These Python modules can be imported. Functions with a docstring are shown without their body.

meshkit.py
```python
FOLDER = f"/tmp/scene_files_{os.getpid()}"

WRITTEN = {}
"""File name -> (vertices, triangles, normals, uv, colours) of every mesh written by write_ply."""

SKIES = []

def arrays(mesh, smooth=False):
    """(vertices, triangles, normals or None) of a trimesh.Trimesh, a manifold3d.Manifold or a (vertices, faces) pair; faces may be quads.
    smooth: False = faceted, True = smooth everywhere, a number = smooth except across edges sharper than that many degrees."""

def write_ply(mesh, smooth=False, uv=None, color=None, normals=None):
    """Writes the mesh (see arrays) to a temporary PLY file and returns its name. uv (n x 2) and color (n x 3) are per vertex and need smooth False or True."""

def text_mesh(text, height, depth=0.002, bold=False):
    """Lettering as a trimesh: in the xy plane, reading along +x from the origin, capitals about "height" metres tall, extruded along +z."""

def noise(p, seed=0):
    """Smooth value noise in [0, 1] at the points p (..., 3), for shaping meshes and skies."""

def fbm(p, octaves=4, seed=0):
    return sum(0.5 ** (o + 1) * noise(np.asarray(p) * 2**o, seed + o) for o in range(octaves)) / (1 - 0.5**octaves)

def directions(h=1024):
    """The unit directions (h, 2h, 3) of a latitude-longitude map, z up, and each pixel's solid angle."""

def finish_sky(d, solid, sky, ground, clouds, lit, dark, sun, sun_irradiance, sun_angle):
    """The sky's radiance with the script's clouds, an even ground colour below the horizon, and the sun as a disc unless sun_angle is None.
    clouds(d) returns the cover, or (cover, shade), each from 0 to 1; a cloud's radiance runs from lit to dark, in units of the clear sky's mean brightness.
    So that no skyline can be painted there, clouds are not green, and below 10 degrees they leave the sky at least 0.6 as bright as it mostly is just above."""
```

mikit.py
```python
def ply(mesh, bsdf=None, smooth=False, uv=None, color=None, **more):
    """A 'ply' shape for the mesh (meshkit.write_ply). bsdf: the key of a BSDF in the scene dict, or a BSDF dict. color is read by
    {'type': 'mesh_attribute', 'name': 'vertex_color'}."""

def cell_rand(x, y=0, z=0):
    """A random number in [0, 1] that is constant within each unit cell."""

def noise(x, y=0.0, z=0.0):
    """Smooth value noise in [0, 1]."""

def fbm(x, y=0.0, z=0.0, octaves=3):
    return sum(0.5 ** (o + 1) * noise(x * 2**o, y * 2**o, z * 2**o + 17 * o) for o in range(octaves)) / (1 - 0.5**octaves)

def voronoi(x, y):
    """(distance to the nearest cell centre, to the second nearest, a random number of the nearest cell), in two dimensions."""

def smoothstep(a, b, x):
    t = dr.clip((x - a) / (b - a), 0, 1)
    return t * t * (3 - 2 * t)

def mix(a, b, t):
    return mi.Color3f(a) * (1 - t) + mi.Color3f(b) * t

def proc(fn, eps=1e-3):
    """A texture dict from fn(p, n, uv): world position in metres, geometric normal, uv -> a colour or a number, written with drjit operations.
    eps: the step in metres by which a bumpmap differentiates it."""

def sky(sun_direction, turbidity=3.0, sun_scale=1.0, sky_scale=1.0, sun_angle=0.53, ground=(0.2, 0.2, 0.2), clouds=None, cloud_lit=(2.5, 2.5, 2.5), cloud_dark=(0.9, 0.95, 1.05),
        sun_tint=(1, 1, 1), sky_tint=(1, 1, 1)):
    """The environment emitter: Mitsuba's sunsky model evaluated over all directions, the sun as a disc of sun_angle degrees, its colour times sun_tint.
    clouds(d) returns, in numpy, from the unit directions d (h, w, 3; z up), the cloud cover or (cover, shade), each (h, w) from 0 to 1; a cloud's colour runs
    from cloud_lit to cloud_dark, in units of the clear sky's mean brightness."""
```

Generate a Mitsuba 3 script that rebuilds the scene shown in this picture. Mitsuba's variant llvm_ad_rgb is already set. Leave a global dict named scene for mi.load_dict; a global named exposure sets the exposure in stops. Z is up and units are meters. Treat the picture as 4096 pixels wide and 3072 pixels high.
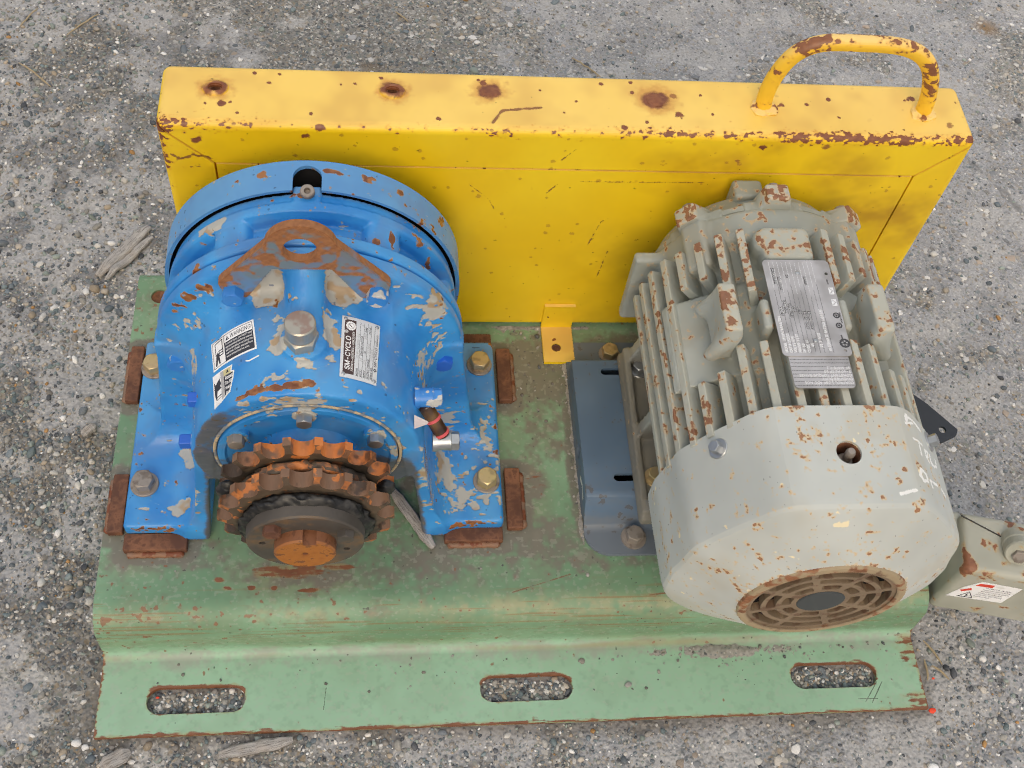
import math, random
import numpy as np, trimesh, mitsuba as mi, drjit as dr
import manifold3d as m3
import shapely.geometry as sg
import shapely.ops as so
import mikit, meshkit
from mikit import noise, fbm, voronoi, cell_rand, smoothstep as ss, mix

# ------------------------------------------------------------------ camera, sky, exposure
T = mi.ScalarTransform4f
CAM = np.array([0.27865, -0.33095, 1.16008])
FWD = np.array([0.112746, 0.534822, -0.837409])
UP = np.array([0.002284, 0.842641, 0.538471])
exposure = 2.15
scene, labels = {}, {}
scene['camera'] = {'type': 'perspective', 'fov': 48.102, 'fov_axis': 'x', 'near_clip': 0.02, 'far_clip': 200.0,
                   'to_world': T().look_at(origin=CAM.tolist(), target=(CAM + FWD).tolist(), up=UP.tolist())}
scene['sky'] = mikit.sky([-0.10, -0.76, 0.62], turbidity=3, sun_scale=0.30, sun_angle=40, clouds=lambda d: (1.0, np.clip((1 - (1 + 2 * np.clip(d[..., 2], 0, 1)) / 3) * 1.5, 0, 1)),
                         cloud_lit=(2.45, 2.5, 2.6))

rng = np.random.default_rng(11)
PI = math.pi

# ------------------------------------------------------------------ helpers: registering
used = {}
def key_for(name):
    k = used.get(name, 0)
    used[name] = k + 1
    return name if k == 0 else f'{name}_{k:03d}'
def thing(name, label, cat, group=None):
    key = key_for(name)
    labels[key] = {'label': label, 'category': cat}
    if group: labels[key]['group'] = group
    return key
def part(parent, name, mesh, mat, smooth=32, label=None, kind=None, color=None):
    key = key_for(parent + '__' + name)
    scene[key] = mikit.ply(mesh, 'm_' + mat, smooth=smooth, color=color)
    if label or kind:
        labels[key] = {}
        if label: labels[key]['label'] = label
        if kind: labels[key]['kind'] = kind
    return key
def single(name, mesh, mat, label, cat=None, smooth=32, kind=None, color=None, group=None):
    key = key_for(name)
    scene[key] = mikit.ply(mesh, 'm_' + mat, smooth=smooth, color=color, uv=mesh.metadata.get('uv') if hasattr(mesh, 'metadata') else None)
    labels[key] = {'label': label}
    if cat: labels[key]['category'] = cat
    if kind: labels[key]['kind'] = kind
    if group: labels[key]['group'] = group
    return key

# ------------------------------------------------------------------ helpers: meshes (manifold3d)
M = m3.Manifold
def man(v, f): return M(m3.Mesh(np.asarray(v, np.float32), np.asarray(f, np.uint32)))
def tm(m):
    q = m.to_mesh()
    return trimesh.Trimesh(q.vert_properties[:, :3], q.tri_verts, process=False)
def mv(m, x, y, z): return m.translate([float(x), float(y), float(z)])
def cyl(r, h, r2=None, n=48): return M.cylinder(float(h), float(r), float(r if r2 is None else r2), n)   # along +z from 0
def ycyl(r, y0, y1, r2=None, n=64):                               # along +y, r at y0
    return cyl(r, y1 - y0, r2, n).rotate([-90, 0, 0]).translate([0, float(y0), 0])
def xcyl(r, x0, x1, r2=None, n=40):
    return cyl(r, x1 - x0, r2, n).rotate([0, 90, 0]).translate([float(x0), 0, 0])
def lathe_y(pts, n=96):
    """(radius, y) outline turned about the y axis."""
    cs = m3.CrossSection([[(float(r), float(y)) for r, y in pts]])
    if cs.area() < 1e-12: cs = m3.CrossSection([[(float(r), float(y)) for r, y in pts[::-1]]])
    m = M.revolve(cs, n)                                          # outline's y becomes z
    return m.rotate([-90, 0, 0])
def lathe_z(pts, n=64):
    cs = m3.CrossSection([[(float(r), float(y)) for r, y in pts]])
    if cs.area() < 1e-12: cs = m3.CrossSection([[(float(r), float(y)) for r, y in pts[::-1]]])
    return M.revolve(cs, n)
def rbox(x0, x1, y0, y1, z0, z1, r=0.002, n=8):
    r = min(r, (x1 - x0) / 2.02, (y1 - y0) / 2.02, (z1 - z0) / 2.02)
    s = M.sphere(float(r), n)
    return M.batch_hull([mv(s, a, b, c) for a in (x0 + r, x1 - r) for b in (y0 + r, y1 - r) for c in (z0 + r, z1 - r)])
def box(x0, x1, y0, y1, z0, z1): return mv(M.cube([x1 - x0, y1 - y0, z1 - z0]), x0, y0, z0)
def extr(poly, h):
    """A shapely polygon extruded along +z."""
    polys = list(getattr(poly, 'geoms', [poly]))
    loops = []
    for g in polys:
        g = sg.polygon.orient(g)
        loops += [np.array(g.exterior.coords)[:-1].tolist()] + [np.array(i.coords)[:-1].tolist() for i in g.interiors]
    return M.extrude(m3.CrossSection(loops, m3.FillRule.EvenOdd), float(h))
def axis_to(m, a, at):
    """Turns +z of the manifold to the direction a and puts it at the point."""
    a = np.asarray(a, float) / np.linalg.norm(a)
    b = np.cross([0, 0, 1.0] if abs(a[2]) < 0.9 else [1.0, 0, 0], a); b /= np.linalg.norm(b)
    c = np.cross(a, b)
    R = np.column_stack([b, c, a, np.asarray(at, float)])
    return m.transform(R.tolist())
def hexhead(s, h, washer=None, wh=0.002, turn=0.0, marks=False, shank=None):
    """Bolt head across flats s, height h, washer radius; stands on z = 0."""
    base = wh if washer else 0.0
    hx = cyl(s / math.sqrt(3), h, n=6).rotate([0, 0, turn])
    R = s / math.sqrt(3)
    cone = lathe_z([(0, 0), (R * 1.02, 0), (R * 1.02, h - 0.0016 * s / 0.02), (s * 0.475, h), (0, h)], 32)
    hx = (hx ^ cone).translate([0, 0, base])
    if marks:
        for k in range(6):
            a = math.radians(turn + 60 * k + 15)
            hx = hx + mv(box(0.22 * s, 0.40 * s, -0.0004, 0.0004, 0, 0.0005).rotate([0, 0, math.degrees(a)]), 0, 0, base + h - 0.0001)
    if washer: hx = hx + lathe_z([(0, 0), (washer, 0), (washer, wh * .7), (washer - wh * .3, wh), (0, wh)], 40)
    if shank: hx = hx + mv(cyl(shank[0], shank[1], n=20), 0, 0, -shank[1])
    return hx
def tube(path, r, sides=18, caps=True):
    p = np.asarray(path, float)
    t = np.gradient(p, axis=0); t /= np.linalg.norm(t, axis=1, keepdims=True)
    a = np.cross(t[0], [0, 0, 1.0] if abs(t[0][2]) < .9 else [1.0, 0, 0]); a /= np.linalg.norm(a)
    rr = np.broadcast_to(np.asarray(r, float), (len(p),))
    v = []
    for i in range(len(p)):
        a = a - t[i] * (a @ t[i]); a /= np.linalg.norm(a)
        b = np.cross(t[i], a)
        an = np.arange(sides) * 2 * PI / sides
        v.append(p[i] + rr[i] * (np.cos(an)[:, None] * a + np.sin(an)[:, None] * b))
    v = np.vstack(v); f = []
    n = len(p)
    for i in range(n - 1):
        for j in range(sides):
            k = (j + 1) % sides
            f += [[i * sides + j, i * sides + k, (i + 1) * sides + k], [i * sides + j, (i + 1) * sides + k, (i + 1) * sides + j]]
    if caps:
        v = np.vstack([v, p[0], p[-1]])
        for j in range(sides):
            k = (j + 1) % sides
            f += [[n * sides, k, j], [n * sides + 1, (n - 1) * sides + j, (n - 1) * sides + k]]
    return trimesh.Trimesh(v, f, process=False)
def smooth_path(pts, n=60):
    from scipy.interpolate import CubicSpline
    p = np.asarray(pts, float)
    s = np.r_[0, np.cumsum(np.linalg.norm(np.diff(p, axis=0), axis=1))]
    return CubicSpline(s, p)(np.linspace(0, s[-1], n))

# ------------------------------------------------------------------ helpers: castings as signed distance, meshed by surface nets
def smin(a, b, k):
    h = np.clip(0.5 + 0.5 * (b - a) / k, 0, 1)
    return b + (a - b) * h - k * h * (1 - h)
def smax(a, b, k): return -smin(-a, -b, k)
def d_box(x, y, z, x0, x1, y0, y1, z0, z1, r=0.002):
    qx, qy, qz = abs(x - (x0 + x1) / 2) - (x1 - x0) / 2 + r, abs(y - (y0 + y1) / 2) - (y1 - y0) / 2 + r, abs(z - (z0 + z1) / 2) - (z1 - z0) / 2 + r
    return np.sqrt(np.maximum(qx, 0)**2 + np.maximum(qy, 0)**2 + np.maximum(qz, 0)**2) + np.minimum(np.maximum(np.maximum(qx, qy), qz), 0) - r
def d_tube(rad, y, R, y0, y1, r=0.003):
    qx, qy = rad - R + r, abs(y - (y0 + y1) / 2) - (y1 - y0) / 2 + r
    return np.sqrt(np.maximum(qx, 0)**2 + np.maximum(qy, 0)**2) + np.minimum(np.maximum(qx, qy), 0) - r
def nets(f, lo, hi, h):
    ax = [np.arange(lo[i], hi[i] + h, h, dtype=np.float32) for i in range(3)]
    V = f(ax[0][:, None, None], ax[1][None, :, None], ax[2][None, None, :]).astype(np.float32)
    V = np.broadcast_to(V, [len(a) for a in ax])
    neg = V < 0
    nx, ny, nz = V.shape
    S = np.zeros((nx - 1, ny - 1, nz - 1, 3), np.float32); C = np.zeros((nx - 1, ny - 1, nz - 1), np.float32)
    def sl(c): return tuple(slice(c[i], V.shape[i] - 1 + c[i]) for i in range(3))
    for a in range(3):
        for u in (0, 1):
            for w in (0, 1):
                c0 = [0, 0, 0]; o = [i for i in range(3) if i != a]; c0[o[0]], c0[o[1]] = u, w
                c1 = list(c0); c1[a] = 1
                m = neg[sl(c0)] != neg[sl(c1)]
                v0, v1 = V[sl(c0)][m], V[sl(c1)][m]
                q = np.tile(np.array(c0, np.float32), (len(v0), 1)); q[:, a] = v0 / (v0 - v1)
                S[m] += q; C[m] += 1
    act = C > 0
    idx = np.full(act.shape, -1, np.int64); idx[act] = np.arange(act.sum())
    ii = np.argwhere(act)
    P = np.array(lo) + h * (ii + S[act] / C[act][:, None])
    F = []
    for a in range(3):
        o = [(a + 1) % 3, (a + 2) % 3]
        s0 = [slice(None)] * 3; s1 = [slice(None)] * 3
        s0[a] = slice(0, -1); s1[a] = slice(1, None)
        m = neg[tuple(s0)] != neg[tuple(s1)]
        e = np.argwhere(m)
        e = e[(e[:, o[0]] > 0) & (e[:, o[1]] > 0) & (e[:, o[0]] < V.shape[o[0]] - 1) & (e[:, o[1]] < V.shape[o[1]] - 1)]
        if not len(e): continue
        inside = neg[tuple(e.T)]
        def cell(d0, d1):
            q = e.copy(); q[:, o[0]] -= d0; q[:, o[1]] -= d1
            return idx[tuple(q.T)]
        q = np.stack([cell(1, 1), cell(0, 1), cell(0, 0), cell(1, 0)], 1)
        q[~inside] = q[~inside][:, ::-1]
        F.append(q)
    F = np.vstack(F)
    F = F[(F >= 0).all(1)]
    g = lambda P: f(P[:, 0], P[:, 1], P[:, 2])
    for _ in range(2):
        v = g(P); e = h * 0.25
        G = np.stack([(g(P + d) - g(P - d)) / (2 * e) for d in np.eye(3) * e], 1)
        st = -G * (v / np.maximum((G**2).sum(1), 0.2))[:, None]
        L = np.linalg.norm(st, axis=1, keepdims=True)
        P = P + st * np.minimum(1, 0.5 * h / np.maximum(L, 1e-9))
    return trimesh.Trimesh(P, np.vstack([F[:, [0, 1, 2]], F[:, [0, 2, 3]]]), process=False)

# ------------------------------------------------------------------ materials
def lin(r, g, b):
    return tuple(((c / 255 / 12.92) if c / 255 < 0.04045 else ((c / 255 + 0.055) / 1.055)**2.4) for c in (r, g, b))
def mat(name, fn=None, color=None, rough=0.5, metal=0.0, spec=0.5, bump=None, bump_scale=1.0, attr=False, coat=0.0):
    b = {'type': 'principled', 'roughness': rough, 'metallic': metal, 'specular': spec}
    if coat: b['clearcoat'] = coat; b['clearcoat_gloss'] = 0.6
    b['base_color'] = mikit.proc(fn) if fn else ({'type': 'mesh_attribute', 'name': 'vertex_color'} if attr else {'type': 'rgb', 'value': list(color)})
    if bump: b = {'type': 'bumpmap', 'arbitrary': mikit.proc(bump, eps=0.0006), 'scale': bump_scale, 'bsdf': b}
    scene['m_' + name] = {'type': 'twosided', 'bsdf': b}
    return name
def blob(x, y, z, c, r):
    r = (r, r, r) if not isinstance(r, tuple) else r
    return dr.maximum(0, 1 - dr.square((x - c[0]) / r[0]) - dr.square((y - c[1]) / r[1]) - dr.square((z - c[2]) / r[2]))
def blobs(x, y, z, items):
    out = mi.Float(0)
    for c, r, s in items: out = dr.maximum(out, s * blob(x, y, z, c, r))
    return out
def seg(u, v, a, b):
    """distance in 2-D from a segment"""
    dx, dy = b[0] - a[0], b[1] - a[1]
    t = dr.clip(((u - a[0]) * dx + (v - a[1]) * dy) / (dx * dx + dy * dy), 0, 1)
    return dr.sqrt(dr.square(u - a[0] - t * dx) + dr.square(v - a[1] - t * dy))
RUST = (0.165, 0.056, 0.022)
RUST2 = (0.30, 0.125, 0.042)
def f3(p, s, o=3): return fbm(p.x * s, p.y * s, p.z * s, o)
def rust_col(p):
    return mix(mix(RUST, RUST2, ss(0.35, 0.65, f3(p, 170, 2))), (0.10, 0.035, 0.016), ss(0.55, 0.75, f3(p, 90, 2)) * 0.6)

# --- yellow guard
GY0, GY1, GX0, GX1, GZ = 0.442, 0.5205, 0.0746, 0.860, 0.3898
SCR = [((0.365, 0.315), (0.385, 0.295)), ((0.385, 0.295), (0.392, 0.280)), ((0.475, 0.322), (0.60, 0.324)), ((0.497, 0.226), (0.505, 0.262)), ((0.505, 0.262), (0.512, 0.268)),
       ((0.515, 0.170), (0.520, 0.214)), ((0.545, 0.232), (0.552, 0.2365)), ((0.60, 0.278), (0.612, 0.285)), ((0.452, 0.352), (0.464, 0.367)), ((0.443, 0.305), (0.452, 0.318))]
def yellow_fn(p, n, uv):
    x, y, z = p.x, p.y, p.z
    a, b = f3(p, 9), f3(p, 160, 3)
    c = mix((0.80, 0.535, 0.008), (0.85, 0.60, 0.014), ss(0.3, 0.7, a))
    up = ss(0.5, 0.95, n.z)
    c = mix(c, (0.85, 0.585, 0.165), up * (0.60 + 0.38 * a))                        # paler top: sky sheen painted into the faded colour
    # dirt smears on the front
    sm = blobs(x, y, z, [((0.60, 0.44, 0.352), (0.08, .1, 0.03), .8), ((0.74, 0.44, 0.345), (0.05, .1, 0.05), .7), ((0.80, 0.44, 0.285), (0.10, .1, 0.035), 1.0), ((0.835, 0.44, 0.27), (0.06, .1, 0.05), .9),
                         ((0.655, 0.44, 0.375), (0.02, .1, 0.02), .8), ((0.54, 0.44, 0.20), (0.08, .1, 0.09), .35), ((0.55, 0.44, 0.10), (0.15, .1, 0.06), .25), ((0.78, .44, .2), (.05, .1, .05), .5),
                         ((0.62, 0.44, 0.315), (0.09, .1, 0.02), .6), ((0.11, .44, .345), (.05, .1, .03), .3)])
    c = mix(c, (0.36, 0.17, 0.012), sm * ss(0.25, 0.75, f3(p, 40) * .7 + a * .4) * 0.75)
    c = mix(c, (0.55, 0.30, 0.07), up * ss(0.42, 0.75, f3(p, 24)) * 0.42)
    # rust along the edges
    de = dr.sqrt(dr.square(y - GY0) + dr.square(z - GZ))
    dl = dr.sqrt(dr.square(x - GX0) + dr.square(dr.minimum(dr.abs(y - GY0), 0.05 + 0 * y)))
    dr_ = dr.sqrt(dr.square(x - GX1) + dr.square(z - GZ))
    db = dr.sqrt(dr.square(y - GY1) + dr.square(z - GZ))
    dens = 0.47 + 0.30 * ss(0.40, 0.62, noise(x * 13, 3.3)) + 0.40 * ss(0.40, 0.55, x) + 0.36 * (1 - ss(0.10, 0.16, x))
    edge = dens * dr.exp(-dr.square(de / 0.0105)) + 0.80 * dr.exp(-dl / 0.012) * ss(0.30, 0.35, z) + 0.55 * dr.exp(-dl / 0.005) + 0.85 * dr.exp(-dr_ / 0.006) + 0.55 * dr.exp(-db / 0.004)
    st = fbm(x * 150, y * 230, z * 230, 3) * .66 + f3(p, 400, 2) * .34
    m = ss(0.70, 0.735, st * 0.75 + b * 0.12 + 0.33 * dr.minimum(edge, 1.1))
    # separate spots
    v1, _, w1 = voronoi(x * 32, y * 32 + z * 32)
    sp = ss(0.12, 0.05, v1 + (b - .5) * .5) * ss(0.80, 0.83, w1) * ss(0.33, 0.37, z)
    v2, _, w2 = voronoi(x * 75 + 7, y * 75 + z * 75)
    sp = dr.maximum(sp, ss(0.15, 0.08, v2 + (b - .5) * .5) * ss(0.90, 0.92, w2) * (0.35 + .65 * up))
    # named marks: rust round the plugged holes, the crack-like line at left
    tp = ss(GZ - 0.006, GZ - 0.003, z)
    for cx, cy, r in ((0.3822, 0.493, 0.0120), (0.5435, 0.487, 0.0140), (0.1255, 0.4876, 0.0108), (0.2892, 0.4895, 0.0108)):
        d = dr.sqrt(dr.square(x - cx) + dr.square((y - cy) * 1.1))
        m = dr.maximum(m, ss(r * 1.15, r * 0.75, d + (b - .5) * 0.010 + (f3(p, 60) - .5) * 0.010) * tp)
        c = mix(c, (0.50, 0.21, 0.04), ss(r * 2.0, r * 0.9, d + (b - .5) * .02) * tp * 0.6)
    ds = mi.Float(1)
    for s_ in SCR: ds = dr.minimum(ds, seg(x, z, *s_))
    for s_ in (((0.085, 0.348), (0.092, 0.343)), ((0.092, 0.343), (0.104, 0.350)), ((0.104, 0.350), (0.121, 0.345)), ((0.10, 0.333), (0.108, 0.334))): ds = dr.minimum(ds, seg(x, z, *s_) * 0.35)
    fr = ss(GY0 + 0.02, GY0 + 0.004, y)
    m = dr.maximum(m, ss(0.0007, 0.0003, ds + (f3(p, 240, 2) - .42) * 0.0020) * fr * .9)
    ts = dr.minimum(seg(x, y, (0.383, 0.452), (0.392, 0.468)), seg(x, y, (0.392, 0.468), (0.43, 0.473)))
    m = dr.maximum(m, ss(0.0022, 0.0008, ts + (b - .5) * .004) * up * 0.9)
    # specks of rust low on the panel, halo of stain
    m = dr.maximum(m, ss(0.775, 0.80, b * .8 + a * .2))
    halo = ss(0.60, 0.74, st * 0.75 + b * 0.12 + 0.33 * dr.minimum(edge, 1.1))
    c = mix(c, (0.60, 0.25, 0.015), dr.maximum(dr.maximum(halo * .55, sp * .6), .30 * ss(.25, .9, edge) * ss(.3, .7, f3(p, 50))))
    c = mix(c, (0.10, 0.06, 0.01), ss(0.83, 0.87, f3(p, 230, 2)) * .6)
    return mix(c, mix((0.14, 0.042, 0.018), (0.27, 0.095, 0.035), f3(p, 320, 2)), dr.minimum(1, dr.maximum(m, sp)))
mat('yellow_paint', yellow_fn, rough=0.42)

def handle_fn(p, n, uv):
    b = fbm(p.x * 110, p.y * 150, p.z * 150, 3)
    a = fbm(p.x * 30, p.y * 40, p.z * 40, 2)
    c = mix((0.82, 0.50, 0.03), (0.82, 0.58, 0.20), ss(0.2, 1.0, n.z))
    b2 = f3(p, 260, 2)
    k = b * .42 + a * .34 + b2 * .24 + 0.05 * ss(-.2, .9, n.z)
    c = mix(c, (0.60, 0.28, 0.03), ss(0.53, 0.61, k) * .5)
    return mix(c, mix(RUST, (0.28, 0.11, 0.045), b2), ss(0.59, 0.62, k))
mat('handle_paint', handle_fn, rough=0.42)

# --- green skid base
def green_fn(p, n, uv):
    x, y, z = p.x, p.y, p.z
    a, b, d = f3(p, 10), f3(p, 130, 3), fbm(x * 9, y * 60, z * 60, 3)
    fl = ss(0.02, 0.004, z - 0.006)
    c = mix(lin(104, 138, 108), lin(124, 158, 128), ss(0.35, 0.65, a))
    c = mix(c, lin(150, 186, 160), fl * 0.8)
    c = mix(c, lin(120, 136, 108), ss(.45, .7, f3(p, 32, 3)) * .4 * (1 - fl * .6))
    # settled grime: grey-violet film on the deck, near blocks and machines
    film = blobs(x, y, z, [((0.455, 0.30, .0755), (0.05, 0.07, 1), .7), ((0.44, 0.165, .0755), (0.09, 0.055, 1), 1.05), ((0.455, 0.38, .0755), (0.09, 0.07, 1), 1.35), ((0.06, 0.155, .0755), (0.10, 0.03, 1), .9),
                           ((0.22, 0.15, .0755), (0.15, 0.045, 1), .95), ((0.33, 0.15, .0755), (0.09, 0.045, 1), 1.0), ((0.485, 0.25, .0755), (0.012, 0.16, 1), 1.2), ((0.52, 0.142, .0755), (0.06, 0.012, 1), .9),
                           ((0.44, 0.235, .0755), (0.025, 0.035, 1), 1.0), ((0.275, 0.093, 0.065), (0.045, 0.010, 1), .9), ((0.60, 0.40, .0755), (0.2, 0.05, 1), 1.0), ((0.30, 0.25, .0755), (0.15, 0.1, 1), .8), ((0.36, 0.10, 0.07), (0.05, 0.008, 1), .6)])
    for x0, x1, y0, y1 in ((.005, .0205, .1815, .2475), (.023, .085, .1615, .18), (.005, .019, .336, .407), (.408, .4245, .1795, .25), (.342, .4025, .1655, .182), (.4075, .4235, .335, .4045)):
        db_ = dr.sqrt(dr.square(dr.maximum(0, dr.abs(x - (x0 + x1) / 2) - (x1 - x0) / 2)) + dr.square(dr.maximum(0, dr.abs(y - (y0 + y1) / 2) - (y1 - y0) / 2)))
        film = dr.maximum(film, 1.5 * ss(0.024, 0.004, db_))
    c = mix(c, lin(132, 108, 82), blobs(x, y, z, [((0.19, 0.135, .0755), (0.10, 0.028, 1), .8), ((0.43, 0.215, .0755), (0.035, 0.06, 1), .9), ((0.06, 0.15, .0755), (0.08, 0.02, 1), .7), ((0.37, 0.155, .0755), (0.06, 0.02, 1), .6)]) * ss(.35, .6, a) * .55)
    f4, f5 = f3(p, 75, 3), f3(p, 230, 2)
    fm = ss(0.25, 0.80, film * (0.45 + 0.6 * a) + (b - .5) * .7 + (f4 - .5) * .9 + (f5 - .5) * .3) * ss(0.06, 0.072, z)
    c = mix(c, mix(lin(92, 84, 80), lin(128, 118, 110), f4 * .6 + b * .4), fm * 0.85)
    c = mix(c, lin(112, 106, 94), ss(.50, .72, f4 * .55 + f5 * .45) * .40 * (1 - fl * .8))
    c = mix(c, lin(92, 118, 92), ss(.50, .70, f3(p, 120, 2) * .6 + f5 * .4) * .16)
    c = mix(c, lin(166, 168, 158), ss(.62, .72, fbm(x * 260, y * 320, z * 320, 2)) * .22)
    # dust on the flange near the bend
    du = ss(0.045, 0.075, y) * ss(0.095, 0.08, y) * fl
    c = mix(c, lin(150, 150, 142), ss(0.55, 0.80, du * .38 + f3(p, 60, 3) * .40 + f3(p, 260, 2) * .22) * 0.70)
    # ochre stain on the rolled edge, patchy; thin brown drag marks
    ben = dr.exp(-dr.square((y - 0.099) / 0.011)) * ss(0.05, 0.06, z)
    c = mix(c, lin(158, 152, 116), ss(0.44, 0.66, b * .30 + d * .35 + f4 * .3 + 0.10 * ss(.25, .42, x) - .03) * ben * 0.6)
    c = mix(c, lin(134, 100, 56), ss(0.60, 0.68, fbm(x * 14, y * 420, z * 420, 3)) * ss(.02, .05, z) * ss(.135, .10, y) * .55)
    c = mix(c, lin(124, 112, 62), dr.exp(-dr.square((y - 0.0795) / 0.004)) * ss(0.40, 0.70, d) * 0.6)
    # rust: flange rim, slots, long scuff under the shaft, streaks
    dslot = mi.Float(1)
    for x0, x1, yc in ((0.0462, 0.1426, 0.0341), (0.3778, 0.4737, 0.0353), (0.7074, 0.8017, 0.0381)):
        dslot = dr.minimum(dslot, seg(x, y, (x0 + 0.0133, yc), (x1 - 0.0133, yc)) - 0.0133)
    rim = dr.minimum(y, dr.minimum(x, 0.85 - x))
    k = dr.maximum(dr.exp(-dr.maximum(dslot, 0) / 0.0034) * fl * (0.75 + .5 * ss(0, .01, y - 0.036)), dr.exp(-dr.maximum(rim, 0) / 0.0045) * (0.4 + .6 * fl))
    k = dr.maximum(k, blobs(x, y, z, [((0.846, 0.066, 0.006), (0.030, 0.036, .02), .85), ((0.838, 0.008, 0.006), (0.030, 0.022, .02), .75), ((0.185, 0.140, .0755), (0.065, 0.012, 1), 0.95), ((0.235, 0.143, .0755), (0.030, 0.006, 1), 1.0), ((0.150, 0.1225, .0755), (0.006, 0.004, 1), 1.2), ((0.172, 0.122, .0755), (0.005, 0.004, 1), 1.2), ((0.126, 0.123, .0755), (0.008, 0.004, 1), 1.2), ((0.206, 0.119, .0755), (0.016, 0.0035, 1), 1.2), ((0.118, 0.132, .0755), (0.009, 0.005, 1), 1.0), ((0.03, 0.11, .0745), (0.05, 0.02, 1), .45),
                                      ((0.44, 0.242, .0755), (0.022, 0.03, 1), .6), ((0.026, 0.482, .0755), (0.022, 0.022, 1), .8), ((0.27, 0.121, .075), (0.03, 0.006, 1), .5)]))
    rm = ss(0.52, 0.60, k * 0.30 + fbm(x * 60, y * 330, z * 330, 3) * .34 + f5 * .16 + a * .12)
    sp = ss(0.68, 0.72, f5 * .5 + b * .4 + a * .08 + 0.07 * ben + 0.06 * ss(.16, .03, x) * (1 - fl))
    st = ss(0.0007, 0.0003, dr.minimum(dr.minimum(seg(x, y, (0.60, 0.117), (0.70, 0.113)), seg(x, y, (0.55, 0.106), (0.66, 0.116))), dr.minimum(seg(x, y, (0.41, 0.112), (0.47, 0.13)), seg(x, y, (0.58, 0.101), (0.86, 0.104)))) + (b - .5) * .002) * ss(.05, .07, z)
    c = mix(c, lin(156, 138, 88), ss(0.44, 0.62, k * 0.36 + b * .3 + a * .2) * .5)
    c = mix(c, mix(lin(108, 68, 48), lin(136, 92, 66), b), dr.minimum(1, dr.maximum(dr.maximum(rm, sp * .8), st * .8)))
    ds = dr.minimum(dr.minimum(seg(x, y, (0.783, 0.009), (0.80, 0.030)), seg(x, y, (0.79, 0.008), (0.806, 0.030))), dr.minimum(seg(x, y, (0.776, 0.0125), (0.797, 0.012)), seg(x, y, (0.22, 0.02), (0.222, 0.042))))
    c = mix(c, (0.05, 0.05, 0.04), ss(0.0006, 0.0002, ds + (b - .5) * .001) * fl * .8)
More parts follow.
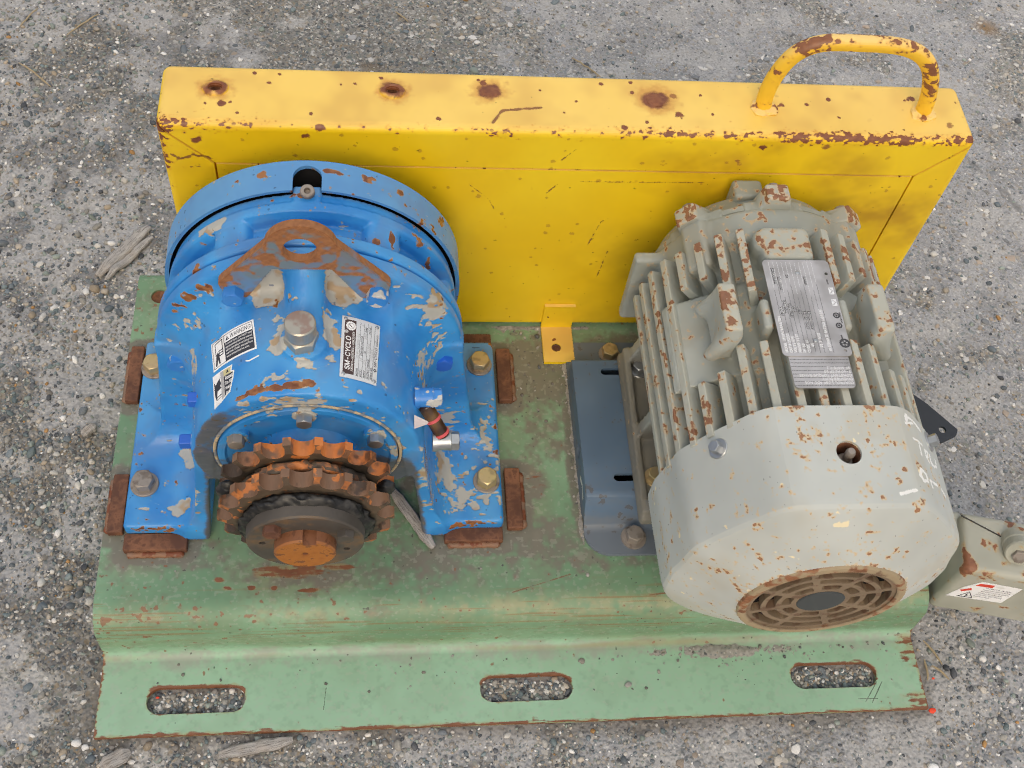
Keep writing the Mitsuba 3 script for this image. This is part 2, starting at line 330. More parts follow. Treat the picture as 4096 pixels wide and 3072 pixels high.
    return mix(c, (0.06, 0.06, 0.055), ss(0.83, 0.87, f3(p, 210, 2) + .05 * du) * .75)
mat('green_paint', green_fn, rough=0.5)

# --- blue gearbox
XG, ZG = 0.2133, 0.246
CHIPS = [((XG - .034, .282, ZG + .114), (.022, .0200, .030), 2.8), ((XG + .0335, .282, ZG + .114), (.022, .0200, .030), 2.8), ((.192, .235, .352), (.010, .034, .02), 1.15), ((.213, .204, .350), (.028, .010, .02), 1.0), ((.236, .235, .351), (.011, .034, .02), 1.15), ((.197, .197, .347), (.028, .007, .02), .85),
         ((.325, .286, .312), (.020, .02, .036), 1.15), ((.308, .286, .333), (.014, .012, .014), 1.0), ((.324, .255, .278), (.024, .045, .03), .88), ((.345, .283, .13), (.018, .02, .05), .95), ((.342, .235, .106), (.013, .058, .03), 1.25), ((.354, .208, .10), (.026, .022, .02), 1.0), ((.385, .25, .0995), (.03, .10, .02), .60), ((.32, .1835, .20), (.014, .012, .09), .85), ((.330, .19, .15), (.012, .02, .03), 1.0),
         ((.106, .286, .300), (.016, .02, .014), .80), ((.116, .280, .312), (.01, .02, .012), .75), ((.128, .285, .343), (.008, .02, .008), .9), ((.088, .262, .112), (.024, .030, .03), .95), ((.080, .198, .0995), (.021, .013, .02), 1.2), ((.055, .195, .0995), (.022, .013, .02), .55), ((.099, .1835, .17), (.010, .012, .06), .85), ((.108, .20, .276), (.010, .02, .02), .7), ((.112, .25, .27), (.01, .03, .03), .6), ((.045, .40, .0995), (.02, .012, .02), .9),
         ((XG, .1765, ZG + .0705), (.0135, .014, .0125), 1.7), ((XG + .060, .1765, ZG + .035), (.013, .014, .0125), 1.5), ((XG - .059, .1765, ZG + .034), (.012, .014, .011), 1.3), ((XG + .077, .182, ZG + .01), (.012, .012, .03), .9),
         ((XG - .030, .33, ZG + .13), (.008, .016, .03), 1.2), ((XG + .030, .33, ZG + .13), (.009, .016, .03), 1.3), ((XG - .085, .352, ZG + .105), (.028, .008, .03), 1.2), ((XG + .02, .19, ZG + .10), (.07, .010, .03), .62), ((XG + .055, .20, ZG + .09), (.03, .02, .03), .45), ((XG - .02, .179, ZG + .085), (.09, .004, .03), .7), ((XG - .035, .26, ZG + .11), (.012, .012, .02), .7), ((XG, .262, ZG + .11), (.02, .010, .02), .6)]
RUSTS = [((.162, .185, .332), (.010, .0035, .012), 1.6), ((.175, .1872, .338), (.012, .0042, .012), 1.8), ((.190, .1872, .343), (.012, .0038, .012), 1.7), ((.206, .1885, .346), (.013, .0042, .012), 1.9), ((.219, .1905, .346), (.009, .0048, .012), 1.8),
         ((.101, .2862, .323), (.010, .006, .010), 1.25), ((.113, .2862, .336), (.010, .006, .009), 1.3), ((.126, .2862, .349), (.012, .006, .009), 1.2), ((.118, .304, .352), (.012, .006, .010), .9), ((.288, .335, .3585), (.0035, .014, .010), 1.7), ((.2745, .326, .366), (.0055, .005, .01), 1.5), ((.317, .350, .336), (.020, .006, .020), 1.1), ((.335, .29, .318), (.007, .010, .018), .95), ((.322, .345, .310), (.004, .008, .02), 1.0), ((.19, .268, .35), (.006, .012, .008), .9),
         ((.173, .389, .383), (.007, .006, .010), 1.1), ((.239, .389, .386), (.014, .005, .010), 1.25), ((.267, .389, .378), (.010, .006, .010), 1.2), ((.295, .388, .362), (.008, .008, .012), 1.0), ((.327, .371, .332), (.008, .007, .012), 1.2), ((.335, .391, .32), (.009, .01, .014), 1.1), ((.15, .385, .37), (.008, .006, .01), .8), ((.31, .37, .35), (.03, .012, .03), .6), ((XG, .3635, ZG + .138), (.03, .004, .01), .8),
         ((XG + .107, .20, ZG - .06), (.006, .02, .06), 1.0), ((XG + .112, .186, ZG - .10), (.006, .006, .01), 1.5), ((XG + .145, .1795, ZG - .152), (.05, .004, .010), 1.3), ((XG - .15, .1795, ZG - .152), (.06, .004, .010), 1.0), ((.400, .402, .0995), (.007, .012, .02), 1.3), ((.105, .284, .116), (.006, .01, .01), .9), ((.265, .25, .34), (.002, .02, .02), 1.0)]
def chip_field(p):
    x, y, z = p.x, p.y, p.z
    return blobs(x, y, z, CHIPS), fbm(x * 75, y * 95, z * 95, 3) * 0.55 + fbm(x * 150, y * 250, z * 200, 3) * 0.45
def blue_fn(p, n, uv):
    x, y, z = p.x, p.y, p.z
    a, b, e = f3(p, 26, 3), fbm(x * 150, y * 250, z * 200, 3), fbm(x * 75, y * 95, z * 95, 3)
    c = mix((0.024, 0.210, 0.57), (0.042, 0.285, 0.66), ss(0.3, 0.7, a))
    c = mix(c, (0.10, 0.32, 0.60), ss(0.4, 1.0, n.z) * ss(0.30, .70, a) * 0.45)
    c = mix(c, (0.15, 0.31, 0.50), ss(0.363, 0.366, y) * .55)      # chalked where it faces up
    c = mix(c, (0.115, 0.205, 0.40), ss(.52, .72, f3(p, 34, 3)) * .40)
    zr = blobs(x, y, z, RUSTS)
    zc, k = chip_field(p)
    # grime on the front face round the shaft and low inside
    rad = dr.sqrt(dr.square(x - XG) + dr.square(z - ZG))
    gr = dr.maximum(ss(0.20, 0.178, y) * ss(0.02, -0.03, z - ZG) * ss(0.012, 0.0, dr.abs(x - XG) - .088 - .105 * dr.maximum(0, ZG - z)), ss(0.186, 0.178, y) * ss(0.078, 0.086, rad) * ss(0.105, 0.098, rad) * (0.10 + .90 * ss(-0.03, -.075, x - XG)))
    m = ss(0.700, 0.716, k + 0.29 * zc)
    grey = mix((0.36, 0.365, 0.34), (0.44, 0.43, 0.39), a)
    grey = mix(grey, (0.36, 0.22, 0.09), ss(0.56, 0.72, f3(p, 95, 2)) * .7)
    edge = ss(0.675, 0.700, k + 0.29 * zc) * (1 - m)
    c = mix(c, (0.16, 0.33, 0.56), edge * .5)
    c = mix(c, grey, m)
    kr = fbm(x * 110, y * 130, z * 130, 3) * .55 + f3(p, 240, 2) * .45
    r = ss(0.725, 0.75, kr + 0.26 * zr)
    c = mix(c, (0.34, 0.24, 0.13), ss(0.68, 0.72, kr + 0.26 * zr) * .7)
    c = mix(c, rust_col(p), r)
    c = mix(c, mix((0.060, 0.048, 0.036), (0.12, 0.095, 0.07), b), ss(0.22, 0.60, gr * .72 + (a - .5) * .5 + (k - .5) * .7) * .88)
    c = mix(c, (0.02, 0.06, 0.16), ss(0.82, 0.86, f3(p, 200, 2)) * .6)
    return c
def blue_bump(p, n, uv):
    zc, k = chip_field(p)
    return fbm(p.x * 300, p.y * 300, p.z * 300, 2) + 1.2 * noise(p.x * 90, p.y * 90, p.z * 90) - 1.6 * ss(0.692, 0.722, k + 0.29 * zc)
def cast_bump(p, n, uv): return fbm(p.x * 300, p.y * 300, p.z * 300, 2) + 1.4 * noise(p.x * 90, p.y * 90, p.z * 90)
mat('blue_paint', blue_fn, rough=0.36, bump=blue_bump, bump_scale=0.00035)

def eye_fn(p, n, uv):                                           # lifting eye: bare rust over thin blue-grey paint
    x, z = p.x - XG, p.z - ZG
    b, a = f3(p, 140, 3), f3(p, 45, 3)
    hole = dr.sqrt(dr.square(x + .0016) + dr.square(z - .1640)) - 0.0143
    out = dr.minimum(0.030 - dr.sqrt(dr.square(x) + dr.square(z - .1640)), 10)
    side = (0.0842 - .58 * (z - .1070)) - dr.abs(x) - 0.006
    d = dr.minimum(dr.maximum(hole, 0), dr.minimum(dr.abs(out), dr.abs(side)))
    c = mix((0.15, 0.20, 0.24), (0.10, 0.23, 0.44), ss(0.40, 0.60, a - 4 * (z - .135)))
    c = mix(c, (0.20, 0.15, 0.10), ss(0.45, .6, a) * .5)
    return mix(c, mix((0.20, 0.078, 0.032), (0.38, 0.165, 0.062), f3(p, 300, 2)), ss(0.46, 0.62, b * .35 + a * .3 + 0.24 * dr.exp(-d / 0.0030) + .20 * ss(.38, .6, f3(p, 60, 3)) + .06 + .35 * ss(0.3, -.3, n.y) * ss(-.35, .2, n.z + 0 * a) * ss(.0, .2, dr.abs(n.z)))) 
mat('eye_rust', eye_fn, rough=0.7)

# --- motor paint
XM, XC, ZM = 0.6575, 0.6605, 0.2405
def motor_col(p, n, frame_):
    x, y, z = p.x, p.y, p.z
    a, b, e = f3(p, 16), f3(p, 170, 3), f3(p, 75, 3)
    c = mix(lin(148, 153, 147), lin(164, 168, 162), ss(0.3, 0.7, a))
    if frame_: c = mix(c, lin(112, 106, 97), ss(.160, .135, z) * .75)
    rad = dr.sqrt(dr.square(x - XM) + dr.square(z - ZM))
    c = mix(c, lin(118, 122, 112), ss(0.120, 0.104, rad) * 0.55 * ss(.15, .17, y))     # shade of the fin troughs painted in, with a dusty tone
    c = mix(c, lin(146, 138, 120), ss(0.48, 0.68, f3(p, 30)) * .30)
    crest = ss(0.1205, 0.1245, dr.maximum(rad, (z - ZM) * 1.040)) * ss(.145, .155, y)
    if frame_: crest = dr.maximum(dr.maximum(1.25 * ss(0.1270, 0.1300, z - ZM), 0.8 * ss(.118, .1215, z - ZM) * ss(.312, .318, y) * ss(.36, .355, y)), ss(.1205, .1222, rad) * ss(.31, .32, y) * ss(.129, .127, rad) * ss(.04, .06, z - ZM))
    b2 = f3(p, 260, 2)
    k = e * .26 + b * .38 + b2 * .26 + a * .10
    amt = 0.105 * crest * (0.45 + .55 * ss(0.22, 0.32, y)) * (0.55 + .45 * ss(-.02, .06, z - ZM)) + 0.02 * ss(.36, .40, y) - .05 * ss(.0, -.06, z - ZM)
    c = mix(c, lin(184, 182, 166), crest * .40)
    c = mix(c, lin(188, 160, 120), ss(0.565, 0.64, k + amt) * .7)
    return mix(c, mix(lin(100, 66, 52), lin(146, 98, 68), b2), ss(0.625, 0.660, k + amt) * .95)
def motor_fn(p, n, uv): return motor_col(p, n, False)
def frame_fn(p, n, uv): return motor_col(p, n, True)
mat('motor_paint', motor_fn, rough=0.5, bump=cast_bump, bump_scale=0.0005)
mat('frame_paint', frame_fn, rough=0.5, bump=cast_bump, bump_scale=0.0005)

CHALK = [((0.1366, 0.1496), (0.1386, 0.141)), ((0.1338, 0.1477), (0.1238, 0.1472)), ((0.1398, 0.1406), (0.1275, 0.1446)), ((0.1238, 0.1472), (0.1095, 0.1458)), ((0.1345, 0.127), (0.1171, 0.1279)), ((0.1266, 0.1266), (0.1277, 0.1149)), ((0.1134, 0.1247), (0.1137, 0.118)), ((0.1134, 0.1247), (0.1053, 0.1258)), ((0.1053, 0.1258), (0.1085, 0.1202)), ((0.1085, 0.1202), (0.1144, 0.1182)),
         ((0.1128, 0.1183), (0.108, 0.1151)), ((0.1001, 0.1251), (0.1023, 0.1172)), ((0.1023, 0.1172), (0.0933, 0.1167)), ((0.0933, 0.1167), (0.0823, 0.1217)), ((0.0823, 0.1217), (0.0785, 0.1296)), ((0.1363, 0.0979), (0.1394, 0.0912)), ((0.1394, 0.0912), (0.136, 0.087)), ((0.136, 0.087), (0.1293, 0.0887)), ((0.1293, 0.0887), (0.1293, 0.0946)), ((0.1293, 0.0946), (0.1363, 0.0979)), ((0.1226, 0.0922), (0.1211, 0.0867)), ((0.1226, 0.0922), (0.1023, 0.0949)), ((0.1622, 0.0721), (0.1486, 0.0759)), ((0.0881, 0.0964), (0.0778, 0.0944))]
def cover_fn(p, n, uv):
    x, y, z = p.x, p.y, p.z
    a, b, e = f3(p, 14), f3(p, 170, 3), f3(p, 55, 3)
    c = mix(lin(174, 178, 174), lin(184, 188, 184), ss(0.3, 0.7, a))
    c = mix(c, lin(174, 168, 150), ss(0.50, 0.72, f3(p, 22)) * .35)
    rad = dr.sqrt(dr.square(x - XC) + dr.square(z - ZM))
    rim = ss(0.0800, 0.0735, rad) * ss(0.05, 0.04, y)
    b2 = f3(p, 300, 2)
    k = e * .24 + b * .38 + b2 * .28 + a * .10
    amt = 0.10 * rim + 0.075 * ss(0.1515, 0.1545, y) + 0.05 * blob(x, y, z, (0.653, 0.126, 0.362), (0.012, 0.006, .03)) - .022 - 0.02 * ss(.0, -.06, z - ZM)
    # a few larger blisters
    for cx, cy, cz, r in ((0.572, 0.075, 0.334, 0.0072), (0.560, 0.064, 0.316, 0.0042), (0.581, 0.058, 0.334, 0.0045), (0.7106, 0.064, 0.357, 0.0066), (0.668, 0.060, 0.357, 0.0032), (0.681, 0.069, 0.361, 0.0045), (0.708, 0.117, 0.362, 0.0060), (0.706, 0.094, 0.362, 0.0042), (0.681, 0.122, 0.363, 0.0030), (0.698, 0.084, 0.362, 0.0045), (0.544, 0.094, 0.295, 0.0035), (0.6645, 0.136, 0.363, 0.0042), (0.627, 0.040, 0.327, 0.004), (0.634, 0.035, 0.318, 0.003), (0.699, 0.040, 0.320, 0.0055), (0.591, 0.041, .304, .004), (.722, .10, .357, .004)):
        dd = dr.sqrt(dr.square(x - cx) + dr.square(y - cy) + dr.square((z - cz) * .6)) + (e - .5) * .009
        amt = dr.maximum(amt, 0.120 * ss(r * 1.15, r * .7, dd))
    # cream flakes: primer showing
    fl = ss(0.735, 0.755, fbm(x * 95 + 5, y * 95, z * 95, 3) * .75 + a * .25)
    c = mix(c, lin(226, 212, 176), fl * .9)
    c = mix(c, lin(198, 172, 128), ss(0.575, 0.64, k + amt) * .75)
    c = mix(c, mix(lin(112, 74, 56), lin(152, 106, 76), b2), ss(0.635, 0.675, k + amt) * .92)
    c = mix(c, (0.10, 0.10, 0.09), ss(0.84, 0.88, fbm(x * 480, y * 300, z * 300, 2)) * .6)
    # chalk writing on the shoulder: (angle arc, y)
    u = dr.atan2(z - ZM, x - XC) * 0.127
    ds = mi.Float(1)
    for (u0, y0), (u1, y1) in CHALK: ds = dr.minimum(ds, seg(u, y, (u0, y0), (u1, y1)))
    c = mix(c, (0.80, 0.80, 0.78), ss(0.0020, 0.0010, ds + (b - .5) * .0028) * ss(0.0, 0.02, x - XC) * .85)
    return c
mat('cover_paint', cover_fn, rough=0.48)
def box_fn(p, n, uv):
    x, y, z = p.x, p.y, p.z
    a, b, e = f3(p, 16), f3(p, 160, 3), f3(p, 60, 3)
    c = mix(lin(150, 151, 138), lin(168, 168, 156), ss(0.3, 0.7, a))
    k = e * .5 + b * .38 + a * .12
    amt = 0.18 * blobs(x, y, z, [((0.860, 0.118, 0.149), (0.008, 0.034, 0.012), 1.2), ((0.856, 0.097, 0.146), (.012, .010, .02), 1.2), ((0.884, 0.089, 0.147), (0.034, 0.006, 0.012), .9), ((0.905, 0.100, 0.15), (0.03, 0.012, 0.01), .75), ((0.843, 0.10, 0.11), (0.014, 0.02, 0.02), .85), ((0.92, .105, .165), (.02, .02, .012), .8)])
    c = mix(c, lin(176, 150, 104), ss(0.59, 0.67, k + amt) * .7)
    return mix(c, mix(lin(112, 72, 54), lin(150, 100, 70), f3(p, 300, 2)), ss(0.655, 0.69, k + amt))
mat('terminal_box_paint', box_fn, rough=0.5, bump=cast_bump, bump_scale=0.0005)
def grille_fn(p, n, uv):
    b, a = f3(p, 120, 3), f3(p, 40, 2)
    rad = dr.sqrt(dr.square(p.x - XC) + dr.square(p.z - ZM))
    c = mix(lin(108, 92, 74), lin(136, 118, 96), a)
    c = mix(c, lin(176, 158, 126), ss(.064, .068, rad) * .6)
    c = mix(c, mix(lin(112, 70, 50), lin(158, 108, 70), b), ss(0.52, 0.62, b * .5 + a * .3 + .10 + .04 * ss(.0, .05, p.z - ZM)) * ss(.060, .068, rad))
    return mix(c, lin(90, 60, 42), ss(0.56, 0.70, b) * .6)
mat('grille_paint', grille_fn, rough=0.6)

# --- blue-grey motor mount
def mount_fn(p, n, uv):
    x, y, z = p.x, p.y, p.z
    a, b = f3(p, 14), f3(p, 160, 3)
    c = mix(lin(76, 98, 122), lin(88, 112, 138), ss(.3, .7, a))
    du = ss(0.35, 0.75, a * .5 + b * .3 + .25 * ss(0.19, 0.16, y) + .2 * ss(.1, .086, z))
    c = mix(c, lin(112, 114, 116), du * .65)
    wm = dr.minimum(seg(y, z, (0.232, 0.092), (0.222, 0.098)), seg(y, z, (0.222, 0.098), (0.208, 0.094)))
    c = mix(c, (0.6, 0.6, 0.58), ss(0.0025, .001, wm + (b - .5) * .004) * ss(0.492, 0.490, x) * .8)
    return mix(c, (0.09, 0.08, 0.075), ss(0.66, .70, b * .9 + a * .1) * .6)
mat('mount_paint', mount_fn, rough=0.45)

def rust_fn(p, n, uv):
    b, a = f3(p, 210, 3), f3(p, 50, 3)
    c = mix(lin(88, 56, 42), lin(128, 86, 62), ss(.35, .65, a * .5 + b * .5))
    return mix(c, lin(72, 42, 32), ss(.56, .72, b) * .6)
mat('rusty_steel', rust_fn, rough=0.75)
def weld_fn(p, n, uv):
    b, a = f3(p, 150, 3), f3(p, 50, 3)
    return mix(mix(lin(122, 104, 92), lin(140, 96, 66), a), lin(112, 62, 40), ss(.45, .62, b))
mat('weld_bead', weld_fn, rough=0.65)
def shaft_fn(p, n, uv):
    b, a = f3(p, 190, 3), f3(p, 60, 3)
    face = ss(-.6, -.9, n.y)
    c = mix(lin(120, 78, 54), lin(138, 92, 64), a)
    c = mix(c, mix(lin(150, 88, 28), lin(176, 112, 38), b), face * .85)
    return mix(c, lin(92, 58, 42), ss(.56, .70, b) * .7)
mat('shaft_rust', shaft_fn, rough=0.55)
def sprocket_fn(p, n, uv):
    x, y, z = p.x - XG, p.y, p.z - ZG
    rad = dr.sqrt(x * x + z * z)
    a, b, e = f3(p, 35, 3), f3(p, 130, 3), f3(p, 75, 3)
    rear = ss(0.13, 0.14, y)
    orange = mix(lin(172, 96, 44), lin(206, 128, 66), b)
    brown = mix(lin(104, 78, 60), lin(138, 106, 84), a)
    grime = mix(lin(58, 50, 42), lin(104, 88, 70), b)
    onrim = ss(0.058, 0.064, rad)
    # rear strand keeps its paint on the tooth flanks; front strand is worn to brown metal with paint left on the bevels
    bev = ss(0.25, 0.5, dr.abs(n.y)) * ss(.98, .9, dr.abs(n.y))
    left = ss(-.055, -.03, x)
    onrim = ss(0.060, 0.0635, rad)
    paint = dr.maximum(rear * onrim * left * ss(0.38, 0.50, e * .6 + b * .4) * ss(-.97, -.85, n.y), (1 - rear) * bev * ss(0.40, .5, e))
    fleck = ss(0.60, 0.64, e * .5 + b * .5) * ss(0.04, 0.05, rad) * ss(-.02, .0, z)
    c = mix(grime, brown, onrim * ss(-.9, -.5, n.y))
    c = mix(c, lin(84, 68, 54), onrim * ss(-.7, -.95, n.y) * .7)
    c = mix(c, orange, dr.maximum(paint, fleck * .85))
    return mix(c, lin(40, 36, 32), ss(0.52, 0.64, a * .6 + b * .4 + .10 * ss(-.03, -.075, x) + .14 * ss(0.062, 0.056, rad)) * .8)
mat('sprocket_paint', sprocket_fn, rough=0.55)
def collar_fn(p, n, uv):
    b, a = f3(p, 160, 3), f3(p, 40, 3)
    c = mix(lin(62, 58, 54), lin(86, 80, 74), a)
    return mix(c, lin(112, 84, 52), ss(.40, .70, b * .5 + a * .5) * ss(-.3, -.9, n.y) * .7)
mat('collar_steel', collar_fn, rough=0.5)
def grease_fn(p, n, uv): return mix((0.010, 0.010, 0.011), (0.045, 0.042, 0.038), ss(.4, .75, f3(p, 140, 3)))
mat('black_grease', grease_fn, rough=0.45)
def zinc_fn(p, n, uv):
    b = f3(p, 150, 2)
    return mix((0.50, 0.52, 0.54), (0.36, 0.37, 0.38), b)
mat('zinc', zinc_fn, rough=0.34, metal=0.85)
def gold_fn(p, n, uv):
    b = f3(p, 130, 3)
    return mix(mix((0.50, 0.42, 0.17), (0.55, 0.40, 0.26), f3(p, 50, 2)), (0.25, 0.20, 0.12), ss(.5, .75, b) * .6)
mat('yellow_zinc', gold_fn, rough=0.42, metal=0.6)
def dull_fn(p, n, uv):
    b = f3(p, 140, 3)
    return mix(mix((0.26, 0.235, 0.21), (0.34, 0.29, 0.25), f3(p, 60, 2)), (0.13, 0.10, 0.08), ss(.5, .72, b) * .7)
mat('dusty_steel', dull_fn, rough=0.5, metal=0.35)
def bluebolt_fn(p, n, uv):
    b = f3(p, 130, 3) * .6 + f3(p, 60, 2) * .4
    return mix(mix((0.025, 0.17, 0.56), (0.05, 0.25, 0.6), b), (0.50, 0.50, 0.48), ss(.53, .57, b))
mat('chipped_blue_bolt', bluebolt_fn, rough=0.35)
mat('solid_blue', color=(0.018, 0.12, 0.56), rough=0.35)
def nickel_fn(p, n, uv):
    b = f3(p, 90, 3)
    c = mix((0.52, 0.49, 0.42), (0.40, 0.38, 0.33), b)
    return mix(c, (0.34, 0.20, 0.16), ss(.8, .95, n.z) * ss(.42, .62, f3(p, 120, 3)) * .7)
mat('nickel', nickel_fn, rough=0.36, metal=0.75)
def alu_fn(p, n, uv):
    b = fbm(p.x * 60, p.y * 60, p.z * 10, 3)
    return mix((0.36, 0.35, 0.35), (0.52, 0.51, 0.52), ss(.30, .70, b))
mat('stainless_plate', alu_fn, rough=0.42, metal=0.55)
mat('plate_light', color=(0.74, 0.75, 0.77), rough=0.4, metal=0.2)
mat('plate_dark', color=(0.045, 0.045, 0.05), rough=0.5)
mat('plate_silver', color=(0.66, 0.68, 0.70), rough=0.40, metal=0.25)
mat('brown_print', color=(0.055, 0.030, 0.028), rough=0.4)
mat('white_print', color=(0.82, 0.82, 0.83), rough=0.4)
def label_fn(p, n, uv):
    return mix((0.82, 0.82, 0.83), (0.55, 0.53, 0.48), ss(.55, .8, f3(p, 120, 3)) * .5)
mat('white_label', label_fn, rough=0.4)
mat('tag_plastic', color=(0.50, 0.45, 0.46), rough=0.5)
mat('dark_print', color=(0.030, 0.032, 0.045), rough=0.45)
mat('grey_print', color=(0.40, 0.40, 0.41), rough=0.45)
mat('tan_print', color=(0.55, 0.50, 0.27), rough=0.45)
mat('red_print', color=(0.62, 0.055, 0.030), rough=0.45)
mat('dark_void', color=(0.010, 0.010, 0.012), rough=0.8)
mat('black_steel', color=(0.018, 0.022, 0.030), rough=0.42)
mat('rubber_black', color=(0.022, 0.022, 0.022), rough=0.6)
mat('pink_clamp', color=(0.62, 0.10, 0.11), rough=0.45)
def hose_fn(p, n, uv): return mix((0.035, 0.014, 0.008), (0.16, 0.085, 0.03), ss(0.0, 1.0, (p.z - (ZG - .012)) / 0.035) * ss(.3, .7, f3(p, 60)))
mat('amber_hose', hose_fn, rough=0.15, coat=0.6)
mat('cap_steel', color=(0.045, 0.052, 0.055), rough=0.45)
def sealant_fn(p, n, uv): return mix((0.48, 0.38, 0.24), (0.20, 0.22, 0.24), ss(.45, .6, f3(p, 150, 3)))
mat('sealant', sealant_fn, rough=0.7)
def wood_fn(p, n, uv):
    g = fbm(uv.x * 1.6, uv.y * 34, 0.0, 3)
    c = mix(mix((0.25, 0.235, 0.225), (0.46, 0.44, 0.42), g), (0.09, 0.08, 0.075), ss(.56, .68, fbm(uv.x * 2.2, uv.y * 60, 7.0, 2)) * .8)
    return mix(c, (0.34, 0.29, 0.24), ss(.5, .7, f3(p, 60)) * .4)
mat('weathered_wood', wood_fn, rough=0.8)
mat('pebbles', attr=True, rough=0.6)
mat('straw', color=(0.34, 0.27, 0.17), rough=0.8)
mat('orange_chip', color=(0.75, 0.06, 0.02), rough=0.5)

# --- ground
PAL = [(0.42, 0.40, 0.37), (0.55, 0.54, 0.52), (0.24, 0.225, 0.20), (0.10, 0.115, 0.13), (0.13, 0.165, 0.175), (0.30, 0.24, 0.17), (0.17, 0.155, 0.14), (0.085, 0.085, 0.09), (0.22, 0.23, 0.20), (0.34, 0.30, 0.25)]
def pal(w):
    c = mi.Color3f(*PAL[0])
    k = w * len(PAL)
    for i in range(1, len(PAL)): c = dr.select(k >= i, mi.Color3f(*PAL[i]), c)
    return c
def asphalt_map(x, y): return fbm(x * 2.6 + 3.1, y * 2.6 + 1.7, 0.0, 3)
def ground_fn(p, n, uv):
    x, y = p.x, p.y
    big, mid, fine = fbm(x * 3.1, y * 3.1, 0.0, 3), fbm(x * 22, y * 22, 5.0, 4), fbm(x * 420, y * 420, 2.0, 2)
    wx, wy = noise(x * 160, y * 160, 1.0) - .5, noise(x * 160, y * 160, 9.0) - .5
    asph = ss(0.42, 0.54, big + 0.26 * ss(0.1, 0.9, x) + .10 * ss(.55, .8, y) - 0.10 + (mid - .5) * .5)
    c = mix((0.285, 0.280, 0.272), (0.325, 0.328, 0.345), asph)
    pow_ = ss(0.50, 0.62, mid + (big - .5) * .5)
    c = mix(c, (0.50, 0.485, 0.455), pow_ * .70 * (1 - asph * .6))
    c = mix(c, (0.20, 0.198, 0.20), ss(0.46, 0.34, mid) * .6 * (1 - asph * .5))
    c = c * (0.74 + 0.52 * fine)
    for s, th, o in ((420.0, 0.52, 0.0), (210.0, 0.44, 3.0), (95.0, 0.34, 8.0)):
        d1, d2, w = voronoi((x + wx * .004) * s + o, (y + wy * .004) * s)
        on = ss(th, th - 0.12, d1) * ss(0.34 + 0.30 * asph + .25 * pow_, 0.40 + 0.30 * asph + .25 * pow_, cell_rand(w * 977.0, o, 4.0))
        c = mix(c, pal(cell_rand(w * 1313.0, 2.0, o)) * (0.95 + .3 * fine), on * (0.80 - .25 * asph))
    c = c * (1 - 0.30 * ss(0.45, -0.05, x + (big - .5) * .5) * (1 - .7 * pow_))
    # contact shade painted along the steel, together with banked dirt
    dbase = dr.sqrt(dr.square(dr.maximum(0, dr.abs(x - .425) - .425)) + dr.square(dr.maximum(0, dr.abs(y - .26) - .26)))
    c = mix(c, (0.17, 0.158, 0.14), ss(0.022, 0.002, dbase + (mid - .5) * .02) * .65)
    # worn joint in the paving
    crk = dr.abs(seg(x, y, (1.10, 0.86), (1.20, 0.66)) + (noise(x * 60, y * 60) - .5) * .012)
    c = mix(c, (0.14, 0.14, 0.14), ss(0.006, 0.001, crk) * .6)
    c = mix(c, (0.22, 0.12, 0.03), ss(0.03, 0.0, dr.sqrt(dr.square(x - 1.245) + dr.square(y - 1.09))) * .7)
    c = mix(c, (0.20, 0.13, 0.06), ss(0.03, 0.0, dr.sqrt(dr.square(x - .264) + dr.square(y - .955))) * .4)
    return c
def ground_bump(p, n, uv):
    x, y = p.x, p.y
    d1, d2, w = voronoi(x * 150, y * 150)
    return noise(x * 500, y * 500) * 0.5 + ss(0.5, 0.1, d1) * 0.8
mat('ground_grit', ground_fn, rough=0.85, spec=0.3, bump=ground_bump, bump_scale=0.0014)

# ================================================================== THE SETTING: ground and gravel
def ground_z(x, y):
    P = np.stack([x, y, np.zeros_like(x)], -1)
    near = np.clip(np.maximum(np.maximum(-0.06 - x, x - 0.91), np.maximum(-0.06 - y, y - 0.58)) / 0.10, 0, 1)
    z = (meshkit.fbm(P * 3.0, 3, 1) - .5) * 0.020 * near + (meshkit.fbm(P * 28, 3, 5) - .5) * (0.0065 + 0.0055 * np.clip((0.05 - x) / .1, 0, 1)) + (meshkit.fbm(P * 110, 2, 8) - .5) * 0.003
    return z - 0.002
def patch(x0, x1, y0, y1, step):
    xs, ys = np.arange(x0, x1 + step / 2, step), np.arange(y0, y1 + step / 2, step)
    X, Y = np.meshgrid(xs, ys, indexing='ij')
    i, j = np.meshgrid(np.arange(len(xs) - 1), np.arange(len(ys) - 1), indexing='ij')
    n = len(ys)
    F = np.stack([i * n + j, (i + 1) * n + j, (i + 1) * n + j + 1, i * n + j + 1], -1).reshape(-1, 4)
    return X, Y, F
X, Y, F = patch(-0.8, 1.8, -0.6, 1.6, 0.005)
# one sheet: the outer rows are pulled far out to the horizon
Xf, Yf = X.copy(), Y.copy()
Z = ground_z(X, Y)
for k, d in ((3, 1.5), (2, 8.0), (1, 30.0), (0, 90.0)):
    Xf[k, :] = np.minimum(Xf[k, :], -0.8 - d); Xf[-1 - k, :] = 1.8 + d
    Yf[:, k] = -0.6 - d; Yf[:, -1 - k] = 1.6 + d
gv = np.stack([Xf, Yf, Z], -1).reshape(-1, 3)
gm = trimesh.Trimesh(gv, np.vstack([F[:, [0, 1, 2]], F[:, [0, 2, 3]]]), process=False)
single('ground', gm, 'ground_grit', 'grey compacted gravel and worn asphalt yard under the machine', smooth=True, kind='structure')

